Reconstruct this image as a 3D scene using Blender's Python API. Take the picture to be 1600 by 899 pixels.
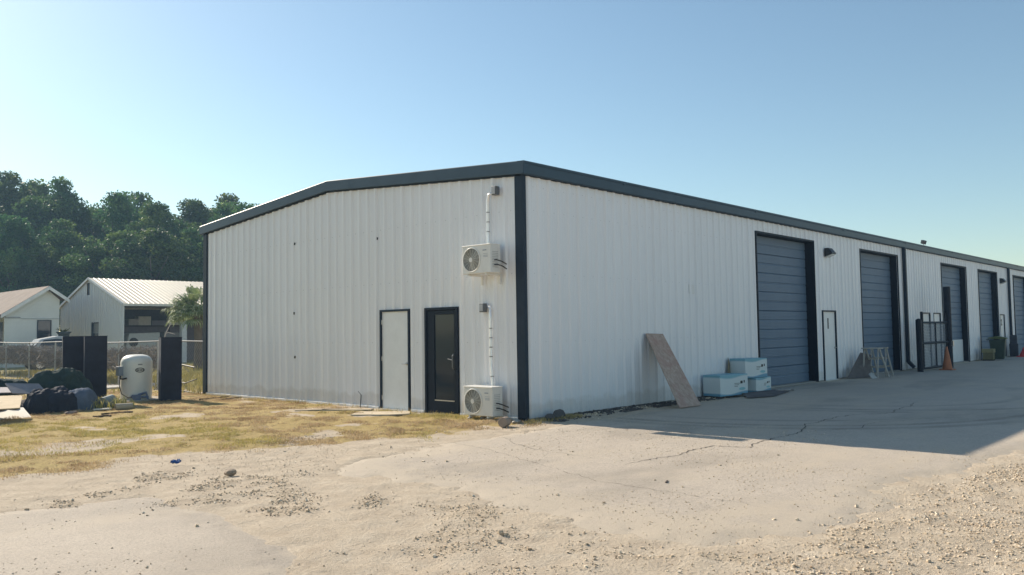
import bpy, bmesh, math, random
import numpy as np
from mathutils import Vector, Matrix, Euler
random.seed(7); RNG = np.random.default_rng(7)
PI = math.pi
for o in list(bpy.data.objects): bpy.data.objects.remove(o)
S = bpy.context.scene
COL = S.collection

# ------------------------------------------------------------------ camera
cam = bpy.data.cameras.new('camera'); co = bpy.data.objects.new('camera', cam); COL.objects.link(co)
cam.sensor_width = 36; cam.sensor_fit = 'HORIZONTAL'; cam.lens = 36*1290.3/1600
cam.clip_start = 0.05; cam.clip_end = 3000
yaw, pitch, roll = 0.74642, 0.05358, -0.01485
f = Vector((math.cos(yaw)*math.cos(pitch), math.sin(yaw)*math.cos(pitch), math.sin(pitch)))
r = Vector((math.sin(yaw), -math.cos(yaw), 0)); u = r.cross(f)
r2 = r*math.cos(roll)+u*math.sin(roll); u2 = -r*math.sin(roll)+u*math.cos(roll)
m = Matrix((( r2.x, u2.x, -f.x, -11.45), (r2.y, u2.y, -f.y, -10.288), (r2.z, u2.z, -f.z, 1.648), (0, 0, 0, 1)))
co.matrix_world = m
S.camera = co

# ------------------------------------------------------------------ world, sun, exposure
SUN_EL = 33.7
w = bpy.data.worlds.new('World'); S.world = w; w.use_nodes = True
nt = w.node_tree; nt.nodes.clear()
sky = nt.nodes.new('ShaderNodeTexSky'); sky.sky_type = 'NISHITA'; sky.sun_disc = False
sky.sun_elevation = math.radians(SUN_EL); sky.sun_rotation = math.radians(-1.15)
sky.altitude = 20; sky.air_density = 1.05; sky.dust_density = 0.45; sky.ozone_density = 2.0
bg = nt.nodes.new('ShaderNodeBackground'); bg.inputs[1].default_value = 0.095
ow = nt.nodes.new('ShaderNodeOutputWorld')
tn = nt.nodes.new('ShaderNodeMix'); tn.data_type = 'RGBA'; tn.blend_type = 'MULTIPLY'; tn.inputs[0].default_value = 1; tn.inputs[7].default_value = (1.02, 1.07, .98, 1)
nt.links.new(sky.outputs[0], tn.inputs[6]); nt.links.new(tn.outputs[2], bg.inputs[0]); nt.links.new(bg.outputs[0], ow.inputs[0])
sl = bpy.data.lights.new('sun', 'SUN'); sl.energy = 5.0; sl.angle = math.radians(0.6); sl.color = (1, 0.885, 0.735)
so = bpy.data.objects.new('sun', sl); COL.objects.link(so); so.rotation_euler = (-math.radians(90-SUN_EL), 0, math.radians(1.15))
S.view_settings.view_transform = 'Standard'; S.view_settings.look = 'None'
S.view_settings.exposure = 0.53; S.view_settings.gamma = 1; S.view_settings.use_curve_mapping = False
S.render.engine = 'CYCLES'

# ------------------------------------------------------------------ noise
def _vn(x, y, seed):
    xi = np.floor(x).astype(np.int64); yi = np.floor(y).astype(np.int64); xf = x-xi; yf = y-yi
    xf = xf*xf*(3-2*xf); yf = yf*yf*(3-2*yf)
    def h(a, b):
        n = (a*374761393 + b*668265263 + seed*1442695041) & 0xffffffff
        n = ((n ^ (n >> 13))*1274126177) & 0xffffffff
        return ((n ^ (n >> 16)) & 0xffff)/65535.0
    return (h(xi, yi)*(1-xf)+h(xi+1, yi)*xf)*(1-yf)+(h(xi, yi+1)*(1-xf)+h(xi+1, yi+1)*xf)*yf
def fbm(x, y, scale, seed=0, octv=4):
    x = np.asarray(x, float)/scale; y = np.asarray(y, float)/scale; s = 0; a = 1; t = 0
    for k in range(octv):
        s = s+a*_vn(x*2**k+17.3*k, y*2**k-9.1*k, seed+k); t += a; a *= .5
    return s/t
def sstep(a, b, x):
    t = np.clip((x-a)/(b-a), 0, 1); return t*t*(3-2*t)
def sdpoly(px, py, poly):      # positive inside
    px = np.asarray(px, float); py = np.asarray(py, float)
    d = np.full(px.shape, 1e9); ins = np.zeros(px.shape, bool); n = len(poly)
    for i in range(n):
        ax, ay = poly[i]; bx, by = poly[(i+1) % n]
        ex, ey = bx-ax, by-ay; wx, wy = px-ax, py-ay
        t = np.clip((wx*ex+wy*ey)/(ex*ex+ey*ey), 0, 1)
        d = np.minimum(d, (wx-ex*t)**2+(wy-ey*t)**2)
        c = ((ay > py) != (by > py)); den = (by-ay) if by != ay else 1e-9
        ins ^= c & (px < (bx-ax)*(py-ay)/den+ax)
    return np.where(ins, 1, -1)*np.sqrt(d)

# ------------------------------------------------------------------ objects
def tag(o, label=None, cat=None, group=None, kind=None):
    if label: o['label'] = label
    if cat: o['category'] = cat
    if group: o['group'] = group
    if kind: o['kind'] = kind
    return o
def thing(name, label, cat, loc=(0, 0, 0), rz=0, group=None):
    o = bpy.data.objects.new(name, None); COL.objects.link(o); o.empty_display_size = .2
    o.location = loc; o.rotation_euler = (0, 0, rz)
    return tag(o, label, cat, group)
def mesh_np(name, V, F, mat, parent=None, smooth=False, attrs=None, mats=None):
    """V (n,3); F (m,k) all faces with k corners"""
    V = np.asarray(V, np.float32); F = np.asarray(F, np.int32); k = F.shape[1]
    me = bpy.data.meshes.new(name); me.vertices.add(len(V)); me.vertices.foreach_set('co', V.ravel())
    me.loops.add(F.size); me.loops.foreach_set('vertex_index', F.ravel())
    me.polygons.add(len(F)); me.polygons.foreach_set('loop_start', np.arange(0, F.size, k, dtype=np.int32))
    me.polygons.foreach_set('use_smooth', np.full(len(F), smooth))
    if attrs:
        for an, av in attrs.items():
            a = me.attributes.new(an, 'FLOAT', 'POINT'); a.data.foreach_set('value', np.asarray(av, np.float32).ravel())
    me.update(calc_edges=True); me.validate()
    me.materials.append(mat)
    o = bpy.data.objects.new(name, me); COL.objects.link(o)
    if parent: o.parent = parent
    return o
class MB:
    def __init__(s): s.v = []; s.f = []; s.M = Matrix.Identity(4)
    def add(s, vs, fs):
        n = len(s.v); s.v += [tuple(s.M @ Vector(v)) for v in vs]; s.f += [tuple(i+n for i in q) for q in fs]; return s
    def box(s, a, b):
        x0, y0, z0 = [min(p, q) for p, q in zip(a, b)]; x1, y1, z1 = [max(p, q) for p, q in zip(a, b)]
        return s.add([(x0,y0,z0),(x1,y0,z0),(x1,y1,z0),(x0,y1,z0),(x0,y0,z1),(x1,y0,z1),(x1,y1,z1),(x0,y1,z1)],
                     [(0,3,2,1),(4,5,6,7),(0,1,5,4),(1,2,6,5),(2,3,7,6),(3,0,4,7)])
    def obox(s, c, size, rot=(0, 0, 0)):
        old = s.M; s.M = old @ Matrix.Translation(c) @ Euler(rot).to_matrix().to_4x4()
        h = [q/2 for q in size]; s.box([-q for q in h], h); s.M = old; return s
    def tube(s, pts, rad, n=8, caps=True):
        pts = [Vector(p) for p in pts]; rr = rad if isinstance(rad, (list, tuple)) else [rad]*len(pts)
        rings = []; up = None
        for i, p in enumerate(pts):
            d = (pts[min(i+1, len(pts)-1)]-pts[max(i-1, 0)]).normalized()
            a = d.orthogonal().normalized() if up is None else (up-d*up.dot(d)).normalized()
            up = a; b = d.cross(a)
            rings.append([p+(a*math.cos(2*PI*k/n)+b*math.sin(2*PI*k/n))*rr[i] for k in range(n)])
        vs = [v for R_ in rings for v in R_]; fs = []
        for i in range(len(pts)-1):
            for k in range(n):
                fs.append((i*n+k, i*n+(k+1) % n, (i+1)*n+(k+1) % n, (i+1)*n+k))
        if caps: fs += [tuple(range(n))[::-1], tuple((len(pts)-1)*n+k for k in range(n))]
        return s.add(vs, fs)
    def bar(s, a, b, wd, th, up=(0, 0, 1)):
        a = Vector(a); b = Vector(b); d = (b-a).normalized(); up = Vector(up)
        if abs(d.dot(up)) > .98: up = Vector((1, 0, 0))
        sd = d.cross(up).normalized(); uu = sd.cross(d)
        vs = [p+sd*wd/2*i+uu*th/2*j for p in (a, b) for i, j in ((-1,-1),(1,-1),(1,1),(-1,1))]
        return s.add(vs, [(0,3,2,1),(4,5,6,7),(0,1,5,4),(1,2,6,5),(2,3,7,6),(3,0,4,7)])
    def lathe(s, prof, c=(0, 0, 0), n=32):
        vs = []; fs = []; m_ = len(prof)
        for k in range(n):
            a = 2*PI*k/n
            for rd, z in prof: vs.append((c[0]+rd*math.cos(a), c[1]+rd*math.sin(a), c[2]+z))
        for k in range(n):
            for i in range(m_-1):
                fs.append((k*m_+i, ((k+1) % n)*m_+i, ((k+1) % n)*m_+i+1, k*m_+i+1))
        return s.add(vs, fs)
    def prism(s, poly, d):            # poly: 3D points, d: extrusion vector
        n = len(poly); d = Vector(d); vs = [Vector(p) for p in poly]+[Vector(p)+d for p in poly]
        return s.add(vs, [tuple(range(n))[::-1], tuple(range(n, 2*n))]+[(i, (i+1) % n, n+(i+1) % n, n+i) for i in range(n)])
    def torus(s, c, R_, r_, axis='x', n=28, m_=8):
        vs = []; fs = []
        for i in range(n):
            a = 2*PI*i/n
            for j in range(m_):
                b = 2*PI*j/m_; q = R_+r_*math.cos(b); p = (q*math.cos(a), q*math.sin(a), r_*math.sin(b))
                if axis == 'x': p = (p[2], p[0], p[1])
                vs.append((c[0]+p[0], c[1]+p[1], c[2]+p[2]))
        for i in range(n):
            for j in range(m_): fs.append((i*m_+j, ((i+1) % n)*m_+j, ((i+1) % n)*m_+(j+1) % m_, i*m_+(j+1) % m_))
        return s.add(vs, fs)
    def disc(s, c, R_, axis='x', n=28):
        vs = []
        for i in range(n):
            a = 2*PI*i/n; p = (R_*math.cos(a), R_*math.sin(a), 0)
            if axis == 'x': p = (0, p[0], p[1])
            vs.append((c[0]+p[0], c[1]+p[1], c[2]+p[2]))
        return s.add(vs, [tuple(range(n))])
    def build(s, name, mat, parent=None, bevel=0, smooth=False, fixn=True):
        me = bpy.data.meshes.new(name); me.from_pydata(s.v, [], s.f)
        if fixn:
            b = bmesh.new(); b.from_mesh(me); bmesh.ops.recalc_face_normals(b, faces=b.faces); b.to_mesh(me); b.free()
        me.materials.append(mat)
        if smooth:
            for p in me.polygons: p.use_smooth = True
        o = bpy.data.objects.new(name, me); COL.objects.link(o)
        if parent: o.parent = parent
        if bevel:
            bm_ = o.modifiers.new('bevel', 'BEVEL'); bm_.width = bevel; bm_.segments = 2; bm_.limit_method = 'ANGLE'; bm_.angle_limit = .7
        return o
def rock_mesh(mb, c, size, seed, sub=2, flat=1, rough=.25, base=True):
    rr = random.Random(seed); b = bmesh.new(); bmesh.ops.create_icosphere(b, subdivisions=sub, radius=1)
    ks = [(Vector((rr.uniform(-1, 1), rr.uniform(-1, 1), rr.uniform(-1, 1))).normalized(), rr.uniform(.55, .95)) for _ in range(9)]
    vs = []
    for v in b.verts:
        p = v.co.copy()
        for k, dd in ks:
            t = p.dot(k)
            if t > dd: p -= k*(t-dd)*.9
        p *= 1+rr.uniform(-rough, rough)*.25
        vs.append((c[0]+p.x*size[0], c[1]+p.y*size[1], c[2]+p.z*size[2]*flat))
    fs = [tuple(v.index for v in q.verts) for q in b.faces]; b.free()
    mb.add(vs, fs)
def text_mesh(name, body, size, mat, parent, loc, rot, ext=.002):
    cu = bpy.data.curves.new(name, 'FONT'); cu.body = body; cu.size = size; cu.extrude = ext; cu.align_x = 'CENTER'
    cu.offset = size*.05
    t = bpy.data.objects.new('tmp', cu); COL.objects.link(t); bpy.context.view_layer.update()
    me = bpy.data.meshes.new_from_object(t.evaluated_get(bpy.context.evaluated_depsgraph_get()))
    bpy.data.objects.remove(t)
    o = bpy.data.objects.new(name, me); COL.objects.link(o); me.materials.clear(); me.materials.append(mat)
    o.parent = parent; o.location = loc; o.rotation_euler = rot
    return o

# ------------------------------------------------------------------ materials
class NT:
    def __init__(s, name):
        s.m = bpy.data.materials.new(name); s.m.use_nodes = True; s.t = s.m.node_tree
        s.p = s.t.nodes['Principled BSDF']; s.tc = None
    def n(s, ty, **kw):
        q = s.t.nodes.new('ShaderNode'+ty)
        for k, v in kw.items(): setattr(q, k, v)
        return q
    def l(s, a, b): s.t.links.new(a, b)
    def coord(s, scale=None, world=False):
        if world:
            g = s.n('NewGeometry').outputs['Position']
        else:
            g = s.n('TexCoord').outputs['Object']
        if scale is None: return g
        mp = s.n('Mapping'); mp.inputs['Scale'].default_value = scale if isinstance(scale, (tuple, list)) else (scale,)*3
        s.l(g, mp.inputs[0]); return mp.outputs[0]
    def noise(s, scale, detail=4, rough=.55, co=None, dist=0):
        q = s.n('TexNoise'); q.inputs['Scale'].default_value = scale; q.inputs['Detail'].default_value = detail
        q.inputs['Roughness'].default_value = rough; q.inputs['Distortion'].default_value = dist
        s.l(co if co is not None else s.coord(), q.inputs['Vector']); return q.outputs['Fac']
    def ramp(s, fac, stops, interp='LINEAR'):
        q = s.n('ValToRGB'); q.color_ramp.interpolation = interp; e = q.color_ramp.elements
        while len(e) < len(stops): e.new(.5)
        for a, (p, c) in zip(e, stops):
            a.position = p; a.color = (c, c, c, 1) if not isinstance(c, (tuple, list)) else (*c, 1)
        s.l(fac, q.inputs[0]); return q.outputs[0]
    def mix(s, fac, a, b, blend='MIX'):
        q = s.n('Mix', data_type='RGBA', blend_type=blend)
        for sock, v in ((q.inputs[0], fac), (q.inputs[6], a), (q.inputs[7], b)):
            if hasattr(v, 'links') or isinstance(v, bpy.types.NodeSocket): s.l(v, sock)
            elif isinstance(v, (tuple, list)): sock.default_value = (*v, 1)
            else: sock.default_value = v
        return q.outputs[2]
    def math(s, op, a, b=0.0, clamp=False):
        q = s.n('Math', operation=op, use_clamp=clamp)
        for i, v in enumerate((a, b)):
            if isinstance(v, bpy.types.NodeSocket): s.l(v, q.inputs[i])
            else: q.inputs[i].default_value = v
        return q.outputs[0]
    def attr(s, name):
        q = s.n('Attribute'); q.attribute_name = name; return q.outputs['Fac']
    def color(s, c):
        if isinstance(c, bpy.types.NodeSocket): s.l(c, s.p.inputs['Base Color'])
        else: s.p.inputs['Base Color'].default_value = (*c, 1)
        return s
    def set(s, **kw):
        for k, v in kw.items():
            k = k.replace('_', ' ')
            if isinstance(v, bpy.types.NodeSocket): s.l(v, s.p.inputs[k])
            else: s.p.inputs[k].default_value = v
        return s
    def bump(s, h, strength=.5, dist=.01):
        q = s.n('Bump'); q.inputs['Strength'].default_value = strength; q.inputs['Distance'].default_value = dist
        s.l(h, q.inputs['Height']); s.l(q.outputs[0], s.p.inputs['Normal']); return s
_cache = {}
def simple(name, c, rough=.6, var=.12, scale=6, metal=0, bump=0, bscale=40, bdist=.004, coat=0, spec=.4):
    if name in _cache: return _cache[name]
    k = NT(name); nz = k.noise(scale, 5, .6)
    a = tuple(min(1, q*(1-var)) for q in c); b = tuple(min(1, q*(1+var)) for q in c)
    k.color(k.ramp(nz, [(.3, a), (.7, b)])).set(Roughness=rough, Metallic=metal, Specular_IOR_Level=spec)
    if bump: k.bump(k.noise(bscale, 4, .6), bump, bdist)
    _cache[name] = k.m; return k.m

def wall_paint(name, base, dirt=(.42, .38, .32), screws=None):
    k = NT(name); pos = k.coord()
    big = k.noise(.6, 5, .6, co=k.coord((1, 1, .25))); fine = k.noise(9, 4, .6, co=k.coord((6, 6, .5)))
    c = k.ramp(big, [(.3, tuple(q*.97 for q in base)), (.7, tuple(min(1, q*1.03) for q in base))])
    c = k.mix(k.ramp(fine, [(.45, 0.0), (.8, .05)]), c, tuple(q*.82 for q in base))
    sx = k.n('SeparateXYZ'); k.l(pos, sx.inputs[0])
    # splash dirt near the ground and faint runs
    nz = k.noise(2.5, 6, .65); zz = k.math('ADD', sx.outputs[2], k.math('MULTIPLY', nz, -.5))
    dm = k.ramp(zz, [(.0, .3), (.10, 0.0)])
    c = k.mix(dm, c, dirt)
    k.color(c).set(Roughness=.32, Specular_IOR_Level=.5)
    k.bump(k.noise(1.6, 3, .5, co=k.coord((1, 1, .6))), .05, .02)
    return k.m
M_WALL = wall_paint('white_wall_panel', (.77, .78, .80))
M_WALL2 = wall_paint('off_white_wall_panel', (.70, .70, .70))
M_TRIM = simple('dark_trim_paint', (.014, .026, .044), .5, .15, spec=.2)
M_FASCIA = simple('slate_fascia_paint', (.036, .066, .096), .4, .1, 3, spec=.25)
M_JAMB = simple('dark_jamb_paint', (.010, .016, .028), .5, .1, spec=.15)
M_ROOF = simple('roof_sheet', (.45, .47, .48), .4, .08, 2)
M_DOORW = simple('white_door_paint', (.77, .78, .77), .4, .05, 3)
M_DARKMETAL = simple('black_metal', (.02, .022, .026), .4, .2)
M_STEEL = simple('brushed_steel', (.5, .5, .5), .3, .1, 30, metal=.9)
M_WHITEP = simple('white_plastic', (.74, .73, .69), .4, .04)
M_BLACK = simple('black_ink', (.02, .02, .02), .5, .1)
M_GALV = simple('galvanised_metal', (.35, .36, .36), .45, .15, 20, metal=.6)

k = NT('roller_door_paint'); nz = k.noise(1.4, 5, .6, co=k.coord((1, 1, .3)))
c = k.ramp(nz, [(.3, (.092, .145, .215)), (.7, (.112, .172, .248))])
c = k.mix(k.ramp(k.noise(14, 4, .7, co=k.coord((1, 1, 5))), [(.5, 0.0), (.8, .3)]), c, (.22, .24, .27))
k.color(c).set(Roughness=.5); wv = k.n('TexWave', wave_type='BANDS', bands_direction='Z'); wv.inputs['Scale'].default_value = 7.5; k.l(k.coord(), wv.inputs['Vector']); k.bump(k.math('ADD', wv.outputs['Fac'], k.math('MULTIPLY', k.noise(60, 3), .3)), .45, .008); M_ROLL = k.m

k = NT('door_glass'); k.color((.016, .030, .045)).set(Roughness=.07, Specular_IOR_Level=.34)
k.bump(k.noise(1.2, 2, .5), .08, .02); M_GLASS = k.m
k = NT('window_glass'); k.color((.03, .04, .05)).set(Roughness=.08); M_WGLASS = k.m

# ground
k = NT('ground_soil'); pos = k.coord()
n1 = k.noise(.45, 6, .6); n2 = k.noise(3.2, 6, .65); n3 = k.noise(28, 5, .7); n4 = k.noise(120, 3, .6)
sand = k.ramp(n2, [(.25, (.45, .365, .275)), (.5, (.555, .465, .355)), (.75, (.645, .555, .435))])
sand = k.mix(k.ramp(n3, [(.35, .55), (.55, 0.0)]), sand, (.40, .325, .235))
sand = k.mix(k.ramp(n4, [(.58, 0.0), (.72, .6)]), sand, (.72, .65, .53))
gr = k.ramp(n3, [(.3, (.30, .225, .09)), (.5, (.48, .36, .15)), (.72, (.64, .50, .24))])
gr = k.mix(k.ramp(n1, [(.52, 0.0), (.7, .4)]), gr, (.36, .31, .10))
gr = k.mix(k.ramp(n2, [(.58, 0.0), (.75, .6)]), gr, (.56, .46, .31))
grav = k.ramp(n3, [(.3, (.34, .27, .19)), (.5, (.50, .41, .30)), (.7, (.64, .53, .40))])
gm = k.math('ADD', k.attr('grass'), k.math('MULTIPLY', k.math('SUBTRACT', n2, .5), 1.1), True)
gm = k.ramp(gm, [(.38, 0.0), (.62, 1.0)])
vm = k.math('ADD', k.attr('gravel'), k.math('MULTIPLY', k.math('SUBTRACT', n3, .5), 1.4), True)
vm = k.ramp(vm, [(.42, 0.0), (.7, .8)])
gr = k.mix(k.ramp(n4, [(.36, .75), (.52, 0.0)]), gr, (.22, .155, .07)); gr = k.mix(k.ramp(k.noise(11, 5, .7), [(.36, .6), (.5, 0.0)]), gr, (.30, .215, .11))
c = k.mix(gm, sand, gr); c = k.mix(vm, c, grav)
fm = k.attr('field'); fc = k.ramp(k.noise(.9, 6, .7), [(.3, (.17, .165, .06)), (.5, (.32, .28, .12)), (.72, (.45, .38, .21))])
c = k.mix(fm, c, fc)
k.color(c).set(Roughness=.95, Specular_IOR_Level=.15)
hh = k.math('ADD', k.math('MULTIPLY', n3, 1.0), k.math('MULTIPLY', n4, .45)); k.bump(hh, .9, .025); M_GROUND = k.m

def pavement(name, c0, c1, sandc=(.55, .465, .355)):
    k = NT(name); n1 = k.noise(.35, 6, .6, dist=.3); n2 = k.noise(2.2, 6, .7); n3 = k.noise(45, 5, .7); n4 = k.noise(160, 3, .7)
    c = k.ramp(n1, [(.3, c0), (.7, c1)])
    c = k.mix(k.ramp(n2, [(.35, .35), (.6, 0.0)]), c, tuple(q*.80 for q in c0))
    c = k.mix(k.ramp(n3, [(.36, .75), (.52, 0.0)]), c, tuple(q*.66 for q in c0))
    c = k.mix(k.ramp(k.noise(14, 6, .8), [(.35, .45), (.5, 0.0)]), c, tuple(q*.72 for q in c0))
    c = k.mix(k.ramp(n4, [(.6, 0.0), (.72, .65)]), c, tuple(min(1, q*1.3) for q in c1))
    v = k.n('TexVoronoi'); v.inputs['Scale'].default_value = 9; k.l(k.coord(), v.inputs['Vector'])
    spots = k.ramp(v.outputs['Distance'], [(.03, .8), (.07, 0.0)])
    c = k.mix(spots, c, (.12, .10, .08))
    c = k.mix(k.attr('stain'), c, tuple(q*.5 for q in c0))
    e = k.math('ADD', k.attr('edge'), k.math('MULTIPLY', k.math('SUBTRACT', k.noise(2.6, 8, .75), .5), 2.2), True)
    drift = k.ramp(k.noise(.8, 6, .65, co=k.coord((.5, 1.2, 1))), [(.48, 0.0), (.66, .7)])
    c = k.mix(drift, c, sandc); c = k.mix(k.ramp(e, [(.4, 0.0), (.8, .7)]), c, sandc)
    k.color(c).set(Roughness=.8, Specular_IOR_Level=.4)
    hh = k.math('ADD', k.math('MULTIPLY', n3, .8), n4); k.bump(hh, .8, .012); return k.m
M_CONC = pavement('driveway_concrete', (.52, .445, .36), (.59, .51, .415))
M_PAD = pavement('asphalt_pad', (.51, .435, .35), (.58, .50, .405))
M_CRACK = simple('crack_dirt', (.085, .075, .06), .95)

def leafmat(name, cols, trans=.35, scale=.5):
    k = NT(name); nz = k.noise(scale, 3, .6, co=k.coord(None, True))
    wn = k.n('ObjectInfo').outputs['Random']
    c = k.ramp(nz, [(.3, cols[0]), (.5, cols[1]), (.7, cols[2])])
    h = k.n('HueSaturation'); k.l(k.math('ADD', k.math('MULTIPLY', wn, .04), .48), h.inputs['Hue']); h.inputs['Value'].default_value = 1
    k.l(k.math('ADD', k.math('MULTIPLY', wn, .5), .75), h.inputs['Value']); k.l(c, h.inputs['Color']); c = h.outputs[0]
    k.color(c).set(Roughness=.6, Specular_IOR_Level=.25)
    tr = k.n('BsdfTranslucent'); k.l(k.mix(.5, c, (.12, .2, .02), 'ADD') if False else c, tr.inputs[0])
    mx = k.n('MixShader'); mx.inputs[0].default_value = trans; k.l(k.p.outputs[0], mx.inputs[1]); k.l(tr.outputs[0], mx.inputs[2])
    k.l(mx.outputs[0], k.t.nodes['Material Output'].inputs[0]); return k.m
M_LEAF = leafmat('oak_leaf', [(.036, .09, .042), (.08, .155, .052), (.19, .26, .07)])
M_BARK = simple('grey_bark', (.12, .10, .08), .9, .3, 3, bump=.6, bscale=12)
M_PALM = leafmat('palm_leaf', [(.13, .18, .07), (.23, .27, .12), (.44, .45, .28)], .3, 3)
M_STRAW = leafmat('dry_grass_blade', [(.32, .225, .115), (.56, .43, .25), (.74, .61, .39)], .3, 1.2)
M_GREENG = leafmat('green_grass_blade', [(.28, .24, .08), (.45, .37, .14), (.60, .49, .22)], .3, 1.2)
M_WEED = leafmat('field_weed', [(.20, .20, .05), (.33, .29, .09), (.50, .41, .19)], .3, .6)
M_BRUSH = simple('dead_brush', (.24, .215, .19), .9, .4, 1.5)

# ------------------------------------------------------------------ ground sheet
SLAB = [(-.1,-.55),(-.9,-.85),(-2.2,-.9),(-3.3,-.95),(-4.2,-1.2),(-5.1,-1.4),(-5.75,-2.0),(-5.9,-3.1),(-5.75,-4.1),(-5.9,-4.8),(-6.0,-5.5),(-6.0,-6.5),
        (-5.95,-7.1),(-5.5,-7.6),(-4.9,-7.75),(-3.9,-7.6),(-2.0,-7.55),(.2,-7.8),(4,-8.0),(12,-8.6),(30,-9.5),(70,-11),(70,-.02),(25,-.02),(9.2,-.02),(8.9,-.35),(6.0,-.6),(3.2,-.8),(1.2,-.75)]
PAD = [(-9.4,-.95),(-8.85,-1.1),(-8.35,-1.42),(-7.8,-1.35),(-7.5,-1.8),(-7.62,-2.85),(-7.56,-3.55),(-7.63,-4.36),(-7.85,-4.95),(-8.3,-5.3),(-9.3,-6.4),(-13,-9.5),(-17,-9.5),(-17,-.6),(-12,-.7)]
GRASSP = [(-30,6),(-11,2.2),(-8.3,1.35),(-7.6,.75),(-6.4,1.0),(-5.0,.75),(-3.7,.1),(-3.0,-.75),(-1.5,-.6),(.1,-.55),(.1,60),(-60,60)]
GRAVELS = [((-8.4,-1.35),(-7.75,-1.1),.16,1),((-7.75,-1.1),(-7.0,-.5),.28,1),((-7.4,-2.5),(-6.5,-1.7),.42,1),((-7.15,-3.2),(-6.7,-2.8),.35,.9),((-6.6,-1.7),(-5.95,-1.8),.22,.8),
           ((-6.55,-3.9),(-6.3,-3.6),.22,.9),((-7.0,-5.4),(-6.25,-4.6),.5,.75),((-7.3,-6.2),(-6.7,-6.3),.55,.8),((-6.4,-6.6),(-5.8,-7.7),.35,.7),((-6.1,-8.4),(-5.2,-8.0),.6,.8),((-5.6,-9.2),(-4.3,-8.4),.8,.6),
           ((-4.6,.9),(-4.1,1.1),.5,.75),((-4.8,-8.5),(-1,-8.2),.6,.6),((-1.5,-8.6),(3,-8.7),.7,.7),((2,-9.5),(14,-11),1.3,.7),((1.0,-.35),(6.2,-.3),.28,1.1),((6.2,-.3),(9.0,-.35),.3,.8),((-.6,-.45),(.9,-.4),.16,.9)]
def grav_mask(x, y):
    g = np.zeros(np.shape(x)); nz = (fbm(x, y, .55, 5, 5)-.5)*1.9
    for (a, b, rd, st) in GRAVELS:
        ex, ey = b[0]-a[0], b[1]-a[1]; t = np.clip(((x-a[0])*ex+(y-a[1])*ey)/(ex*ex+ey*ey), 0, 1)
        d = np.hypot(x-a[0]-ex*t, y-a[1]-ey*t)+nz*rd*1.6
        g = np.maximum(g, st*(1-sstep(rd*.2, rd*1.35, d)))
    return g*sstep(.30, .55, fbm(x, y, .2, 7, 3))
def slab_sd(x, y): return sdpoly(x, y, SLAB)+(fbm(x, y, .9, 11, 4)-.5)*.9*sstep(.15, 1.2, -np.asarray(y))+(fbm(x, y, .14, 14, 3)-.5)*.22*sstep(.15, 1.2, -np.asarray(y))
def pad_sd(x, y): return sdpoly(x, y, PAD)+(fbm(x, y, .7, 12, 4)-.5)*.4+(fbm(x, y, .14, 15, 3)-.5)*.2
def grass_mask(x, y):
    sd = sdpoly(x, y, GRASSP)+(fbm(x, y, 1.3, 21, 5)-.5)*1.8
    m_ = sstep(-.35, .7, sd)
    bare = fbm(x, y, 1.1, 33, 5)
    return m_*(1-.7*sstep(.58, .72, bare))
def gz(x, y):
    x = np.asarray(x, float); y = np.asarray(y, float)
    z = (fbm(x, y, 1.6, 3, 5)-.42)*.045+(fbm(x, y, .25, 8, 3)-.5)*.012
    z = z+((fbm(x, y, .16, 79, 3)-.5)*.045+(fbm(x, y, .6, 76, 2)-.5)*.03)*grass_mask(x, y)
    z = z+((fbm(x, y, .17, 77, 3)-.5)*.030+(fbm(x, y, .5, 78, 2)-.5)*.02)*(1-.8*grass_mask(x, y))
    sd = np.maximum(slab_sd(x, y), pad_sd(x, y))
    z = z+.014*grav_mask(x, y)*(fbm(x, y, .12, 6, 2)+.2)
    z = z-.06*sstep(.05, .7, sd)
    inb = sstep(.02, .12, np.minimum.reduce([x, y, 12.3-y]))
    far = sstep(25, 60, np.hypot(x, y))
    z = np.where(inb > 0, z-.06*inb, z)
    return z*(1-far)-.0*far
def axis_lines(lo, hi, step, flo, fhi, g_=1.16):
    a = list(np.arange(lo, hi+1e-6, step)); s_ = step; x = hi
    while x < fhi: s_ *= g_; x += s_; a.append(x)
    s_ = step; x = lo
    while x > flo: s_ *= g_; x -= s_; a.insert(0, x)
    return np.array(a)
def grid_mesh(xs, ys, zf, keep=None):
    X, Y = np.meshgrid(xs, ys); X = X.ravel(); Y = Y.ravel(); Z = zf(X, Y)
    nx, ny = len(xs), len(ys); i = np.arange(nx-1); j = np.arange(ny-1); I, J = np.meshgrid(i, j); a = (J*nx+I).ravel()
    F = np.stack([a, a+1, a+nx+1, a+nx], 1)
    if keep is not None:
        K = keep(X, Y); F = F[K[F].any(1)]
        us = np.unique(F); mp = np.zeros(len(X), int); mp[us] = np.arange(len(us)); F = mp[F]; X, Y, Z = X[us], Y[us], Z[us]
    return np.stack([X, Y, Z], 1), F
xs = axis_lines(-10.2, 3, .05, -1500, 1500); ys = axis_lines(-9.8, 5, .05, -1500, 1500)
V, F = grid_mesh(xs, ys, gz)
fieldm = np.maximum(sstep(.3, 1.5, V[:, 0])*sstep(12.8, 14, V[:, 1]), sstep(22, 40, np.hypot(V[:, 0]+5, V[:, 1]))*sstep(0, 8, V[:, 1]))
gg = mesh_np('ground', V, F, M_GROUND, smooth=True, attrs={'grass': grass_mask(V[:, 0], V[:, 1]), 'gravel': grav_mask(V[:, 0], V[:, 1]), 'field': fieldm})
tag(gg, kind='structure')

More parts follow.
